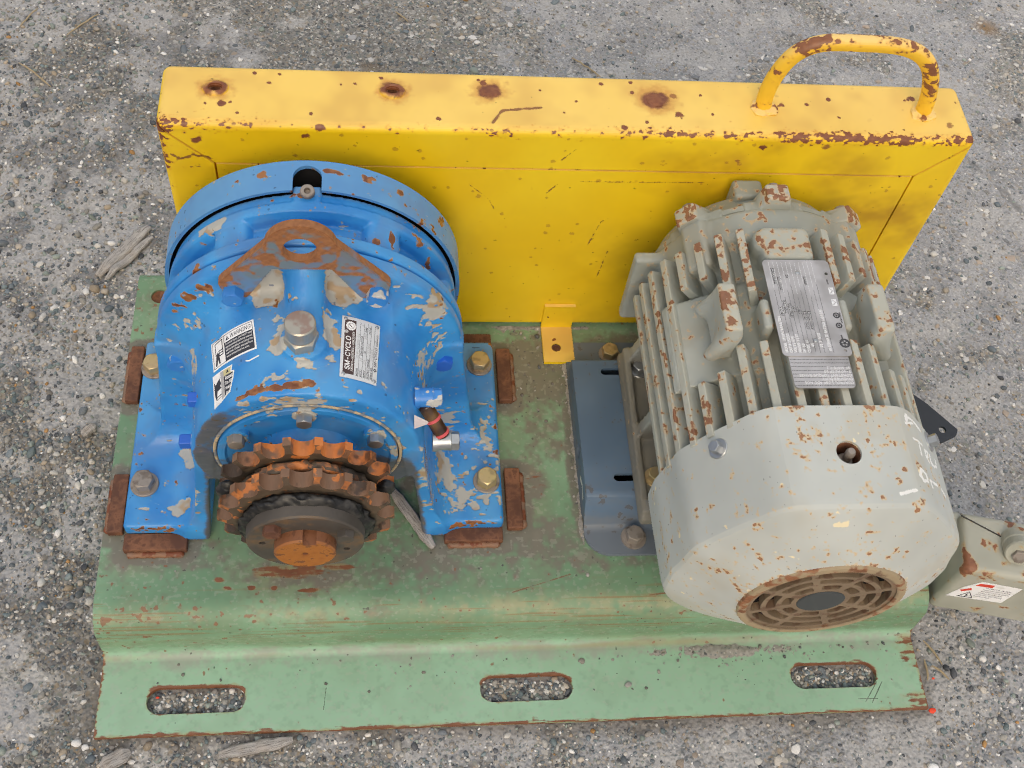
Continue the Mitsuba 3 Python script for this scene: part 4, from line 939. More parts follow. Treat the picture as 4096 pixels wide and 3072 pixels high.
# two drain plugs at the left
for y, z, x0 in ((0.2180, 0.0300, -0.0900), (0.1990, -0.0110, -0.1015)):
    pl = part(red, 'drain_plug', G(xcyl(0.0082, x0 - 0.0042, x0 + 0.012, n=32).translate([0, y, z])), 'chipped_blue_bolt', smooth=30)
    part(pl, 'square_head', G(rbox(x0 - 0.0150, x0 - 0.0040, y - 0.0052, y + 0.0052, z - 0.0052, z + 0.0052, 0.0012)), 'solid_blue')
# output shaft
sh = lathe_y([(0.0, 0.0815), (0.0034, 0.0815), (0.0034, 0.0812), (0.0245, 0.0806), (0.0263, 0.0822), (0.0263, 0.1700), (0.0, 0.1700)], 72)
sh = sh - ycyl(0.0034, 0.07, 0.0870, 0.002, n=20) - box(-0.0008, 0.0106, 0.07, 0.101, 0.0185, 0.04)
part(red, 'output_shaft', G(sh), 'shaft_rust', smooth=30, label='orange rusted stub shaft with a keyway')
part(red, 'shaft_key', G(rbox(-0.0004, 0.0102, 0.0965, 0.120, 0.0180, 0.0335, 0.0008)), 'collar_steel')

# ---- stickers and the maker's plate, bent round the snout
def SR(y): return 0.0995 + 0.0075 * min(max((y - 0.18) / 0.075, 0), 1)
def wrapped(mesh, th0, y0, rot=0.0, lift=0.0, sub=None):
    """Bends flat print (x = along, y = up, z = thickness) onto the barrel. rot 0: text runs round the barrel, up = backwards (+y)."""
    m = mesh if sub is None else trimesh.Trimesh(*trimesh.remesh.subdivide_to_size(mesh.vertices, mesh.faces, sub), process=False)
    v = np.asarray(m.vertices)
    c, s = math.cos(rot), math.sin(rot)
    u, w, h = v[:, 0] * c - v[:, 1] * s, v[:, 0] * s + v[:, 1] * c, v[:, 2]
    y = y0 + w
    R0 = 0.0995 + 0.0075 * np.clip((y - 0.18) / 0.075, 0, 1)
    th = math.radians(th0) + u / 0.1045
    r = R0 + h + lift
    return trimesh.Trimesh(np.stack([r * np.sin(th), y, r * np.cos(th)], 1), m.faces, process=False)
def flat(poly, t=0.0002): return tm(extr(poly, t))
def rect(x0, y0, x1, y1): return sg.box(x0, y0, x1, y1)
def text(s, h, x, y, depth=0.00012, bold=False, right=False, xs=1.0, shear=0.0, maxw=None):
    m = meshkit.text_mesh(s, h, depth, bold)
    v = np.array(m.vertices); v[:, 0] *= xs; v[:, 0] += shear * v[:, 1]
    if maxw and v[:, 0].max() > maxw: v[:, 0] *= maxw / v[:, 0].max()
    if right: v[:, 0] -= v[:, 0].max()
    m.vertices = v + [x, y, 0]
    return m
cat_ = trimesh.util.concatenate
# 1. warning sticker (white, dark text block), upper left; local u 0..0.049 (left to right), v 0..0.030
def warn(mesh, lift, sub=0.004): return G(wrapped(mesh, -49.0, 0.2215, rot=math.radians(7), lift=lift, sub=sub))
s1 = part(red, 'warning_sticker', warn(flat(rect(0, 0, 0.0490, 0.0300)), 0.0001, 0.0045), 'white_label', smooth=False, label='white warning sticker with dark text block')
prt = [flat(rect(0.0172, 0.0018, 0.0472, 0.0205), 0.0001)]
prt += [flat(sg.LinearRing([(0.0018, 0.0018), (0.0472, 0.0018), (0.0472, 0.0282), (0.0018, 0.0282)]).buffer(0.00022), 0.0001), flat(rect(0.0168, 0.0018, 0.0172, 0.0282), 0.0001)]
prt += [text('WARNING', 0.0040, 0.0238, 0.0223, shear=.15, maxw=.0220), flat(sg.Polygon([(0.0190, 0.0222), (0.0230, 0.0222), (0.0210, 0.0264)]).difference(sg.box(0.02075, 0.0229, 0.02125, 0.0250)), 0.0001)]
prt += [flat(sg.Polygon([(0.0040, 0.0035), (0.0062, 0.0030), (0.0075, 0.009), (0.0090, 0.0035), (0.0105, 0.0035), (0.0098, 0.012), (0.0082, 0.0165), (0.0058, 0.013)]), 0.0001), flat(sg.LinearRing([(0.0055, 0.014), (0.0145, 0.014), (0.0145, 0.0265), (0.0055, 0.0255)]).buffer(0.0004), 0.0001), flat(sg.LinearRing([(0.0098, 0.0115), (0.0146, 0.0115), (0.0146, 0.0165), (0.0098, 0.0165)]).buffer(0.0005), 0.0001)]
part(s1, 'dark_printing', warn(cat_(prt), 0.0003), 'dark_print', smooth=False, kind='stuff')
lines = ['To avoid injury, you MUST read', 'and understand technical manual', 'before operating or servicing this', 'machine. Obtain manual from', 'www.smcyclodrive.com']
part(s1, 'lettering', warn(cat_([text(t, 0.0018, 0.0182, 0.0175 - 0.0032 * i, xs=0.86, maxw=.0282) for i, t in enumerate(lines)]), 0.0004), 'white_print', smooth=False, kind='stuff')
# 2. torn sticker below it
def torn(mesh, lift, sub=0.004): return G(wrapped(mesh, -48.6, 0.1855, rot=math.radians(5), lift=lift, sub=sub))
tp_ = sg.Polygon([(0.0, 0.0), (0.004, 0.001), (0.0100, 0.0022), (0.0185, 0.0062), (0.0215, 0.0080), (0.0235, 0.0135), (0.0262, 0.0200), (0.0275, 0.0258), (0.0245, 0.0268), (0.0258, 0.0322), (0.0005, 0.0322)])
s2 = part(red, 'torn_sticker', torn(flat(tp_), 0.0001, 0.0045), 'white_label', smooth=False, label='torn white sticker with a black pictogram')
inn = tp_.buffer(-0.0012)
part(s2, 'dark_printing', torn(cat_([flat(inn.intersection(rect(0.0152, 0, 0.04, 0.0250)), 0.0001), flat(sg.Polygon([(0.0018, 0.0255), (0.0040, 0.0215), (0.0098, 0.0262), (0.0102, 0.0220), (0.0128, 0.0225), (0.0098, 0.0180), (0.0118, 0.0160), (0.0060, 0.0145), (0.0042, 0.0060), (0.0024, 0.0110)]), 0.0001), flat(rect(0.0052, 0.0090, 0.0112, 0.0096), 0.0001),
    flat(sg.LinearRing([(0.005, 0.0062), (0.0125, 0.0080), (0.0125, 0.0105), (0.005, 0.0088)]).buffer(0.0002), 0.0001), flat(sg.Polygon([(0.0185, 0.0268), (0.0215, 0.0268), (0.0200, 0.0300)]), 0.0003)]), 0.0003), 'dark_print', smooth=False, kind='stuff')
part(s2, 'grey_band', torn(flat(inn.intersection(rect(0.0112, 0, 0.0150, 0.04))), 0.00025), 'grey_print', smooth=False)
part(s2, 'tan_band', torn(flat(inn.intersection(rect(0.0152, 0.0252, 0.04, 0.04))), 0.00025), 'tan_print', smooth=False)
part(s2, 'lettering', torn(cat_([text(t, 0.0030, 0.0165, 0.0207 - 0.0047 * i, bold=True, xs=.9, maxw=(.0098, .0088, .0075, .0060)[i]) for i, t in enumerate(('Rotati', 'Do NO', 'mach', 'guar'))]), 0.0005), 'white_print', smooth=False, kind='stuff')
part(red, 'sticker_scrap', G(wrapped(flat(sg.LineString([(0, 0.0008), (0.003, 0), (0.008, 0.0014), (0.012, 0.0026)]).buffer(0.0006)), -28.0, 0.2175, lift=0.0002, sub=.003)), 'white_label', smooth=False)
# 3. maker's plate: text runs backwards along the barrel (+y), up = towards the left
PW, PH = 0.0590, 0.0350
def plate(mesh, lift, sub=0.004):                                   # local x along +y, local y towards the left
    m = mesh.copy(); v = np.array(m.vertices)
    m.vertices = np.stack([-(v[:, 1]), v[:, 0], v[:, 2]], 1)
    return G(wrapped(m, 36.2, 0.1985, lift=lift + 0.0006, sub=sub))
s3 = part(red, 'maker_plate', plate(flat(rect(0, 0, PW, PH), 0.0007), 0.0, 0.004), 'plate_silver', smooth=False, label='silver data plate with a brown band')
part(s3, 'brown_band', plate(flat(rect(0.0035, 0.0225, PW - 0.0032, 0.0325), 0.0002), 0.0007), 'brown_print', smooth=False)
gear = sg.Point(0.0498, 0.0272).buffer(0.0038, 24)
for k in range(18): gear = gear.union(sg.Point(0.0498 + 0.0040 * math.cos(k * PI / 9), 0.0272 + 0.0040 * math.sin(k * PI / 9)).buffer(0.0005, 4))
gear = gear.difference(sg.Point(0.0498, 0.0272).buffer(0.0029, 20).difference(sg.Point(0.0498, 0.0272).buffer(0.0025, 20))).difference(sg.LineString([(0.0488, 0.0262), (0.0500, 0.0275), (0.0510, 0.0285)]).buffer(0.0004))
part(s3, 'white_lettering', plate(cat_([text('SM-CYCLO', 0.0043, 0.0070, 0.0268, bold=True, xs=1.02, shear=.12, maxw=.0325), text('\u00ae', 0.0040, 0.0420, 0.0285, xs=.9), text('TORONTO \u2022 MONTREAL \u2022 VANCOUVER', 0.0020, 0.0060, 0.0236, xs=.86, shear=.1, maxw=.0385), flat(gear, 0.00012)]), 0.0010), 'white_print', smooth=False, kind='stuff')
blk = []
rows = [0.0192, 0.0158, 0.0124, 0.0090, 0.0056]
for r_ in rows: blk.append(flat(rect(0.0025, r_ - 0.0008, PW - 0.003, r_ - 0.00055), 0.0001))
for r_, ws in zip(rows, ([('MODEL', .003)], [('RATIO', .003), ('SERVICE FACTOR', .0235)], [('INPUT', .003), ('HP', .0260), ('RPM', .0475)], [('OUTPUT TORQUE', .003), ('IN-LB', .0465)], [('SERIAL NO.', .003)])):
    for t, x in ws: blk.append(text(t, 0.0017, x, r_ - 0.0002, shear=.15, xs=.95))
blk += [text('SM-CYCLO', 0.0027, 0.0165, 0.0014, shear=.15, maxw=.0190), text('OF', 0.0011, 0.0405, 0.0036, shear=.15), text('CANADA LTD', 0.0014, 0.0372, 0.0014, shear=.15, xs=.9, maxw=.0130)]
blk.append(flat(sg.Polygon([(0.0118, 0.0026), (0.0137, 0.0045), (0.0156, 0.0026), (0.0137, 0.0007)]).difference(sg.Point(0.0137, 0.0026).buffer(0.0007)), 0.0001))
part(s3, 'black_lettering', plate(cat_(blk), 0.0008), 'dark_print', smooth=False, kind='stuff')
part(s3, 'stamped_digits', plate(cat_([text(t, 0.0019, x, y, xs=1.15) for t, x, y in (('CHH-6165Y-11', .0205, .0192), ('11', .0175, .0158), ('1', .0520, .0158), ('7.5', .0160, .0124), ('250', .0405, .0124), ('13300', .0275, .0090), ('204411', .0215, .0056))]), 0.0008), 'grey_print', smooth=False, kind='stuff')
for cx_, cy_ in ((0.0030, 0.0318), (0.0562, 0.0320), (0.0030, 0.0028), (0.0560, 0.0030)):
    v = trimesh.creation.icosphere(subdivisions=2, radius=0.0017); v.vertices = v.vertices * [1, 1, .55] + [cx_, cy_, 0.0004]
    part(s3, 'rivet', plate(v, 0.0006, None), 'zinc', smooth=True)

# ================================================================== SPROCKET ON THE SHAFT
spk = thing('double_sprocket', 'orange and rust-brown double row chain sprocket, greasy, on the front shaft of the blue gearbox', 'sprocket')
NT, PR, RO, TIP = 18, 0.0724, 0.0101, 0.0760
cs = sg.Point(0, 0).buffer(TIP, 90)
for k in range(NT):
    a = math.radians(90 + 20 * k)
    cpt = (PR * math.cos(a), PR * math.sin(a))
    cs = cs.difference(sg.Point(cpt).buffer(RO, 14))
def strand(y0, y1):
    m = extr(cs, y1 - y0).transform([[1, 0, 0, 0], [0, 0, 1, y0], [0, 1, 0, 0]])
    return m ^ lathe_y([(0, y0), (0.0675, y0), (0.0765, y0 + 0.0034), (0.0765, y1 - 0.0034), (0.0675, y1), (0, y1)], 120)
part(spk, 'rear_tooth_ring', G(strand(0.1420, 0.1562)), 'sprocket_paint', smooth=28)
part(spk, 'front_tooth_ring', G(strand(0.1125, 0.1268)), 'sprocket_paint', smooth=28)
part(spk, 'hub_barrel', G(lathe_y([(0.0264, 0.105), (0.0515, 0.105), (0.0515, 0.112), (0.0545, 0.1150), (0.0545, 0.1600), (0.0264, 0.1600)], 90)), 'sprocket_paint', smooth=30)
def lump(y0, y1, r0, amp, seed, seg_=150, lay=7):
    an = np.linspace(0, 2 * PI, seg_, endpoint=False); v = []
    for i in range(lay):
        t = i / (lay - 1); yy = y0 + (y1 - y0) * t
        P = np.stack([np.cos(an) * 9, np.sin(an) * 9, np.full(seg_, i * 2.0)], -1)
        r = r0 + amp * (meshkit.fbm(P, 3, seed) - .3) - 0.008 * (abs(t - .5) * 2)**3
        v.append(np.stack([r * np.cos(an), np.full(seg_, yy), r * np.sin(an)], 1))
    v = np.vstack(v); f = []
    for i in range(lay - 1):
        for j in range(seg_):
            k = (j + 1) % seg_
            f += [[i * seg_ + j, (i + 1) * seg_ + k, i * seg_ + k], [i * seg_ + j, (i + 1) * seg_ + j, (i + 1) * seg_ + k]]
    return trimesh.Trimesh(v, f, process=False)
part(spk, 'grease', G(lump(0.1015, 0.1140, 0.0545, 0.010, 4)), 'black_grease', smooth=True, label='thick black grease caked behind the collar')
part(spk, 'grease', G(lump(0.1265, 0.1425, 0.0585, 0.009, 7)), 'sprocket_paint', smooth=True)
for a, r_ in ((175, .010), (5, .009), (168, .006)):
    v = trimesh.creation.icosphere(subdivisions=3, radius=r_)
    v.vertices = v.vertices * [1, .7, 1.0] * (1 + .5 * (meshkit.fbm(v.vertices * 150 + a, 3, 3) - .5)[:, None]) + [0.0685 * math.cos(math.radians(a)), 0.1405, 0.0685 * math.sin(math.radians(a))]
    part(spk, 'grease', G(v), 'black_grease', smooth=True)
co = lathe_y([(0.0264, 0.0915), (0.0485, 0.0915), (0.0500, 0.0930), (0.0508, 0.1045), (0.0264, 0.1045)], 100)
for a in (175, -18): co = co - ycyl(0.0028, 0.08, 0.11, n=20).translate([0.0365 * math.cos(math.radians(a)), 0, 0.0365 * math.sin(math.radians(a)) - 0.002])
part(spk, 'bushing_collar', G(co), 'collar_steel', smooth=30)
for a, m_ in ((131, 'rusty_steel'), (29, 'collar_steel')):
    part(spk, 'collar_bolt', G(axis_to(hexhead(0.0138, 0.0068, turn=a), (0, -1, 0), (0.0395 * math.cos(math.radians(a)), 0.0915, 0.0395 * math.sin(math.radians(a))))), m_)

# ================================================================== MOTOR MOUNT PLATE
mount = thing('motor_mount', 'blue-grey bent steel slide plate with slots, bolted to the base under the grey motor', 'mounting plate')
MT = 0.1150
top = [(0.1490, 0.0795), (0.1740, 0.0795)]
for a in np.linspace(0, 48, 6): top.append((0.1740 + 0.012 * math.sin(math.radians(a)), 0.0795 + 0.012 * (1 - math.cos(math.radians(a)))))
for a in np.linspace(132, 90, 7): top.append((0.2070 + 0.012 * math.cos(math.radians(a)), MT - 0.012 + 0.012 * math.sin(math.radians(a))))
top += [(0.366, MT)]
for a in np.linspace(80, 0, 6): top.append((0.366 + 0.004 * math.cos(math.radians(a)), MT - 0.004 + 0.004 * math.sin(math.radians(a))))
top += [(0.3702, 0.084), (0.3722, 0.0805), (0.4160, 0.0795)]
tp = np.array(top); d = np.gradient(tp, axis=0); d /= np.linalg.norm(d, axis=1, keepdims=True)
lo = tp + 0.0038 * np.stack([d[:, 1], -d[:, 0]], 1)
pf = sg.Polygon(np.vstack([tp, lo[::-1]])).buffer(0)
if pf.geom_type != 'Polygon': pf = max(pf.geoms, key=lambda g: g.area)
def along_x(m, x): return m.transform([[0, 0, 1, x], [1, 0, 0, 0], [0, 1, 0, 0]])
sheet = along_x(extr(pf, 0.340), 0.4885)
# side wall at the left and rounded front corners
sw = sg.Polygon([(0.1995, 0.0757), (0.366, 0.0757), (0.3695, 0.080), (0.3695, MT - 0.003), (0.366, MT - .0003), (0.2075, MT - .0003), (0.1975, 0.1075), (0.1845, 0.0870)])
wall_l = along_x(extr(sw, 0.0036), 0.4880) - xcyl(0.0085, 0.45, 0.52, n=24).translate([0, 0.262, 0.098])
wall_r = along_x(extr(sw, 0.0036), 0.8260)
outline = sg.box(0.4880, 0.149, 0.829, 0.417).buffer(-0.028).buffer(0.028, 16).union(sg.box(0.4880, 0.20, 0.829, 0.417))
sheet = (sheet + wall_l + wall_r) ^ mv(extr(outline, 0.2), 0, 0, 0.03)
for y in (0.2205, 0.3525):
    for x0 in (0.5190, 0.7300):
        sheet = sheet - M.batch_hull([mv(cyl(0.0043, 0.05, n=24), x, y, 0.09) for x in (x0 + 0.0043, x0 + 0.070)])
part(mount, 'plate', tm(sheet), 'mount_paint', smooth=28)
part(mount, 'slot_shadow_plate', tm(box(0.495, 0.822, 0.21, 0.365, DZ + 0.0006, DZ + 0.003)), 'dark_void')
for bx_, by_, m_, w_ in ((0.5400, 0.1680, 'dusty_steel', .0135), (0.5393, 0.3990, 'yellow_zinc', 0.0125)):
    b_ = part(mount, 'bolt', tm(mv(hexhead(0.0165, 0.0105, turn=31 + bx_ * 900, marks=True), bx_, by_, 0.0795 + 0.0020)), m_)
    part(mount, 'washer', tm(mv(lathe_z([(0, 0), (w_, 0), (w_ - .0004, 0.0020), (0, 0.0020)], 40), bx_, by_, 0.0796)), 'dusty_steel')

# ================================================================== GREY ELECTRIC MOTOR
mot = thing('electric_motor', 'grey finned electric motor with rusty fin edges, bolted to the right half of the base', 'electric motor')
def Q(m): return tm(m.translate([XM, 0, ZM])) if isinstance(m, M) else trimesh.Trimesh(np.asarray(m.vertices) + [XM, 0, ZM], m.faces, process=False)
def frame(x, y, z):
    rad = np.sqrt(x * x + z * z)
    ax = abs(x + .002)
    d = d_tube(rad, y, 0.1010, 0.1450, 0.3640, 0.003)
    col = d_tube(rad, y, 0.1105, 0.3560, 0.3890, 0.006)              # rear collar that carries the end bell
    d = smin(d, col, 0.012)
    d = smin(d, d_tube(rad, y, 0.112, 0.138, 0.152, 0.003), 0.006)
    # flat pads on both shoulders
    xs = ax
    pad = np.maximum(0.482 * xs + 0.876 * z - 0.1040, np.maximum(abs(y - 0.2585) - 0.0470, rad - 0.1250))
    pad = np.maximum(pad, np.maximum(0.052 - z, 0.035 - xs))
    d = smin(d, pad, 0.007)
    # lifting lugs on the shoulders: post on two splayed feet
    for cx in (-0.0745, 0.0640):
        s = np.sign(cx)
        lug = d_box(x, y, z, cx - 0.0078, cx + 0.0078, 0.2285, 0.2795, 0.085, 0.1310, 0.0025)
        d = smin(d, lug, 0.005)
        for yy in (0.2315, 0.2765):
            p0 = np.array([cx - s * 0.002, yy, 0.117]); p1 = np.array([cx + s * 0.013, yy + (.003 if yy > .25 else -.002), 0.090])
            e_ = p1 - p0; t_ = np.clip(((x - p0[0]) * e_[0] + (y - p0[1]) * e_[1] + (z - p0[2]) * e_[2]) / (e_ @ e_), 0, 1)
            d = smin(d, np.sqrt((x - p0[0] - t_ * e_[0])**2 + (y - p0[1] - t_ * e_[1])**2 + (z - p0[2] - t_ * e_[2])**2) - 0.0050, 0.012)
    # centre block for the eyebolt, nubs that carry the nameplate
    blk = d_box(x, y, z, -0.0285, 0.0205, 0.3140, 0.3550, 0.08, 0.1222, 0.008)
    blk = smin(blk, d_box(x, y, z, -0.0335, -0.010, 0.330, 0.3520, 0.08, 0.1190, 0.008), .006)
    d = smin(d, blk, 0.006)
    for nx in (-0.0375, 0.0345):
        d = smin(d, d_box(x, y, z, nx - 0.0045, nx + 0.0045, 0.2380, 0.2710, 0.09, 0.1205, 0.004), 0.004)
    # webs under the end bell ears
    for a in (-43, 43):
        ca, sa = math.cos(math.radians(a)), math.sin(math.radians(a))
        u, w = x * ca - z * sa, x * sa + z * ca
        d = smin(d, d_box(u, y, w, -0.0125, 0.0125, 0.3300, 0.3880, 0.08, 0.1195, 0.005), 0.008)
    # left foot web at the drive end
    d = smin(d, d_box(x, y, z, -0.1290, -0.090, 0.3700, 0.3830, -0.05, 0.0470, 0.004), 0.006)
    # feet
    for s in (-1, 1):
        u = x * s
        ft = d_box(u, y, z, 0.0500, 0.1185, 0.1650, 0.3700, MT - ZM + 0.0002, MT - ZM + 0.0125, 0.003)
        d = smin(d, ft, 0.008)
        for yy in (0.178, 0.2650, 0.357):
            wb = np.maximum(np.maximum(abs(y - yy) - 0.0065, u - 0.1130 + 0.25 * np.clip(z + 0.11, 0, 1)), np.maximum(0.05 - u, np.maximum(z + 0.02, -0.12 - z)))
            d = smin(d, wb, 0.006)
        rimw = np.maximum(np.maximum(abs(u - 0.1135) - 0.0035, np.maximum(0.172 - y, y - 0.366)), np.maximum(z + 0.1080 - 0.010 * np.clip((y - .23) * 8, 0, 1), -0.125 - z))
        d = smin(d, rimw, 0.005)
    return d
fm_ = nets(frame, (-0.136, 0.132, -0.130), (0.136, 0.396, 0.138), 0.0021)
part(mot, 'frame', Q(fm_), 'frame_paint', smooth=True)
def crest_r(th, extra=0.0):
    """fin crest radius; the casting is cut flat on top"""
    s = math.sin(math.radians(th))
    r = 0.1262
    if s > 0: r = min(r, 0.1210 / s)
    return r + extra
def fin(th, y0, y1, taper0=0.004, taper1=0.004, extra=0.0, kx=0.0):
    """radial fin: th from the -x side, over the top to +x"""
    rc, rb = crest_r(th, extra), 0.0965
    tb, tc = 0.0048, 0.0038
    s = M.sphere(0.0011, 10)
    pts = []
    for t, r, e0, e1 in ((tb, rb, 0, 0), (tc, rc - 0.0012, taper0, taper1)):
        for u in (-t + 0.0011, t - 0.0011):
            for yy in (y0 + e0 + 0.0011, y1 - e1 - 0.0011): pts.append(mv(s, u, yy, r - 0.001))
    m = M.batch_hull(pts)
    m = m.rotate([0, th - 90.0, 0])
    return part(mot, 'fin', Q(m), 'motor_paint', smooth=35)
FINS = [(2, .154, .361), (11.6, .150, .361), (20.8, .150, .361), (30.4, .150, .361),
        (39.4, .150, .2110), (39.4, .3050, .358), (49.2, .150, .2130), (49.2, .3050, .3575), (59.0, .150, .2330), (59.0, .278, .3580), (68.6, .150, .2310), (68.6, .2760, .3575),
        (78.3, .150, .236), (88.0, .150, .240), (97.7, .150, .236), (106.5, .150, .2300), (106.5, .2830, .3555), (116.0, .150, .2300), (116.0, .2910, .356),
        (126.0, .150, .2100), (126.0, .3060, .3570), (135.0, .150, .2120), (135.0, .3050, .358), (144.5, .150, .361), (154.0, .150, .361), (163.5, .150, .361), (173, .150, .361), (182, .154, .361), (191.5, .157, .360), (201, .160, .358)]
for th, a, b_ in FINS: fin(th, a, b_, taper0=0.001 if a < .165 else 0.006, taper1=0.003 if b_ > .34 else 0.004)
for th in (44.5, 54.0, 131.0):                                       # low stumps between pad and fins
    pass
# drive-end bell with three ears
bell = lathe_y([(0.0, 0.3880), (0.1085, 0.3880), (0.1085, 0.3940), (0.1030, 0.3975), (0.0965, 0.4060), (0.0930, 0.4180), (0.0900, 0.4215), (0.0, 0.4235)], 110)
part(mot, 'end_bell', Q(bell), 'motor_paint', smooth=32)
for a in (-43.5, -1.0, 43.5):
    ear = M.batch_hull([mv(M.sphere(0.003, 14), u, y, w) for u, w in ((-0.0165, 0.098), (0.0165, 0.098), (-0.0085, 0.1225), (0.0085, 0.1225)) for y in (0.3872, 0.4010)])
    ear = ear + M.batch_hull([mv(M.sphere(0.0025, 12), u, y, w) for u, w in ((-0.027, 0.1035), (0.027, 0.1035), (0, 0.1085)) for y in (0.3870, 0.3955)])
    part(mot, 'end_bell_ear', Q(ear.rotate([0, a, 0])), 'motor_paint', smooth=35)
    part(mot, 'ear_bolt', Q(axis_to(hexhead(0.0125, 0.008, turn=a), (0, 1, 0), (0.1125 * math.sin(math.radians(a)), 0.4030, 0.1125 * math.cos(math.radians(a))))), 'dusty_steel')
part(mot, 'grease_boss', Q(M.batch_hull([mv(M.sphere(0.004, 14), u, y, w) for u in (-0.030, -0.008) for y in (0.415, 0.430) for w in (0.05, 0.0945)])), 'motor_paint', smooth=35)
part(mot, 'drive_shaft', Q(ycyl(0.0175, 0.42, 0.4405, n=40)), 'dusty_steel')
# foot bolts
for s in (-1, 1):
    for yy in (0.2130, 0.3470):
        part(mot, 'foot_bolt', Q(mv(hexhead(0.0150, 0.009, washer=0.0115, wh=0.0018, turn=40 * yy * 100), s * 0.0985, yy, MT - ZM + 0.0124)), 'zinc' if yy > .3 else 'yellow_zinc')
def QC(m): return tm(m.translate([XC, 0, ZM]))
# ---- fan cover
def section(sc, round_):
    """upper right quarter outline of the cover; blends to a circle of radius round_"""
    q = [(0.0, 0.1222), (0.030, 0.1222), (0.0510, 0.1210), (0.0640, 0.1150), (0.0800, 0.0985), (0.0960, 0.0795), (0.1100, 0.0605), (0.1185, 0.0475), (0.1202, 0.0430), (0.1255, 0.0120), (0.1300, -0.012), (0.1300, -0.035)]
    pl = np.array(q + [(0.1230, -0.060), (0.1080, -0.080), (0.0860, -0.1000), (0.0620, -0.1150), (0.0420, -0.1215), (0.0, -0.1222)])
    from scipy.interpolate import PchipInterpolator
    s = np.r_[0, np.cumsum(np.linalg.norm(np.diff(pl, axis=0), axis=1))]; s /= s[-1]
    t = np.linspace(0, 1, 61)
    h = np.stack([PchipInterpolator(s, pl[:, k])(t) for k in (0, 1)], 1)
    full_ = np.vstack([h, (h * [-1, 1])[::-1][1:-1]])
    ang = np.arctan2(full_[:, 1], full_[:, 0])
    circ = np.stack([np.cos(ang), np.sin(ang)], 1)
    return full_, circ
fullp, circ = section(1, 0)
rings = [(0.1560, 1.002, 0), (0.1556, 1.006, 0), (0.1500, 1.006, 0), (0.120, 1.004, 0), (0.090, 1.0, 0), (0.0700, 0.997, .0), (0.0640, 0.990, .0), (0.0605, 0.975, .0), (0.0580, 0.950, .01), (0.0530, 0.885, .06), (0.0475, 0.812, .18), (0.0425, 0.746, .36), (0.0380, 0.688, .58), (0.0345, 0.640, .80), (0.0322, 0.606, .95), (0.0308, 0.590, 1.0)]
nv = len(fullp); V = []
for y, s, c in rings:
    r0 = 0.1245 * s
    P = fullp * s * (1 - c) + circ * (0.0735 + (0.590 - .59) if c == 1.0 else r0) * c
    V.append(np.stack([P[:, 0], np.full(nv, y), P[:, 1]], 1))
V = np.vstack(V); F_ = []
for i in range(len(rings) - 1):
    for j in range(nv):
        k = (j + 1) % nv
        F_ += [[i * nv + j, i * nv + k, (i + 1) * nv + k], [i * nv + j, (i + 1) * nv + k, (i + 1) * nv + j]]
nb = len(V); V = np.vstack([V, [0, rings[0][0], 0], [0, rings[-1][0], 0]])
for j in range(nv):
    k = (j + 1) % nv; L_ = (len(rings) - 1) * nv
    F_ += [[nb, k, j], [nb + 1, L_ + j, L_ + k]]
cm = trimesh.Trimesh(V, F_, process=True); trimesh.repair.fix_normals(cm)
cov = man(cm.vertices, cm.faces)
cov = cov - ycyl(0.0665, 0.0, 0.0495, n=90)
hx_, hy_ = 0.0012, 0.1105
cov = cov - mv(cyl(0.0108, 0.10, n=36), hx_, hy_, 0.095)
part(mot, 'fan_cover', QC(cov), 'cover_paint', smooth=15, label='smooth pale grey fan cover with rust blisters and chalk marks')
part(mot, 'access_hole_lining', QC(mv(lathe_z([(0.0104, -0.024), (0.0109, -0.024), (0.0109, -0.0010), (0.0104, -0.0010)], 36), hx_, hy_, 0.1210)), 'rusty_steel')
part(mot, 'access_hole_floor', QC(mv(cyl(0.0106, 0.001, n=30), hx_, hy_, 0.0960)), 'dark_void')
nut = hexhead(0.0135, 0.0085, turn=20) + mv(lathe_z([(0, 0), (0.0036, 0), (0.0036, 0.0075), (0.0042, 0.0080), (0.0042, 0.0125), (0.0030, 0.0150), (0, 0.0152)], 24), 0.0015, 0.001, 0.0080)
part(mot, 'grease_nipple', QC(mv(nut, hx_ + 0.0005, hy_ - .0005, 0.1010)), 'dusty_steel')
for s in (-1, 1):
    a = math.radians(41 if s < 0 else 40)
    o = np.array([s * 0.1275 * math.cos(a), 0.1375 if s < 0 else 0.1435, 0.1268 * math.sin(a)])
    nrm = np.array([s * math.cos(a), 0, math.sin(a)])
    sc_ = hexhead(0.0098, 0.0070, washer=0.0092, wh=0.0018, turn=13)
    part(mot, 'cover_screw', QC(axis_to(sc_, nrm, o - nrm * 0.0022)), 'zinc')
# grille
gr = thing_grille = part(mot, 'grille', QC(lathe_y([(0.0650, 0.0285), (0.0690, 0.0275), (0.0728, 0.0285), (0.0738, 0.0310), (0.0738, 0.0380), (0.0650, 0.0400)], 110)), 'grille_paint', smooth=32, label='round rusty grille with concentric slots')
web = sg.Point(0, 0).buffer(0.0655, 90)
for r0, r1, w in ((0.0258, 0.0345, 7.0), (0.0392, 0.0478, 3.9), (0.0524, 0.0612, 2.9)):
    for k in range(8):
        a0, a1 = 45 * k - 22.5 + w, 45 * k + 22.5 - w
        aa = np.radians(np.linspace(a0, a1, 14))
        ringp = sg.Polygon(np.vstack([np.stack([r0 * np.cos(aa), r0 * np.sin(aa)], 1), np.stack([r1 * np.cos(aa[::-1]), r1 * np.sin(aa[::-1])], 1)]))
        web = web.difference(ringp.buffer(-0.0022).buffer(0.0022, 8))
wm_ = extr(web, 0.0075).transform([[1, 0, 0, 0], [0, 0, 1, 0.0300], [0, 1, 0, 0]])
part(gr, 'slotted_disc', QC(wm_), 'grille_paint', smooth=25)
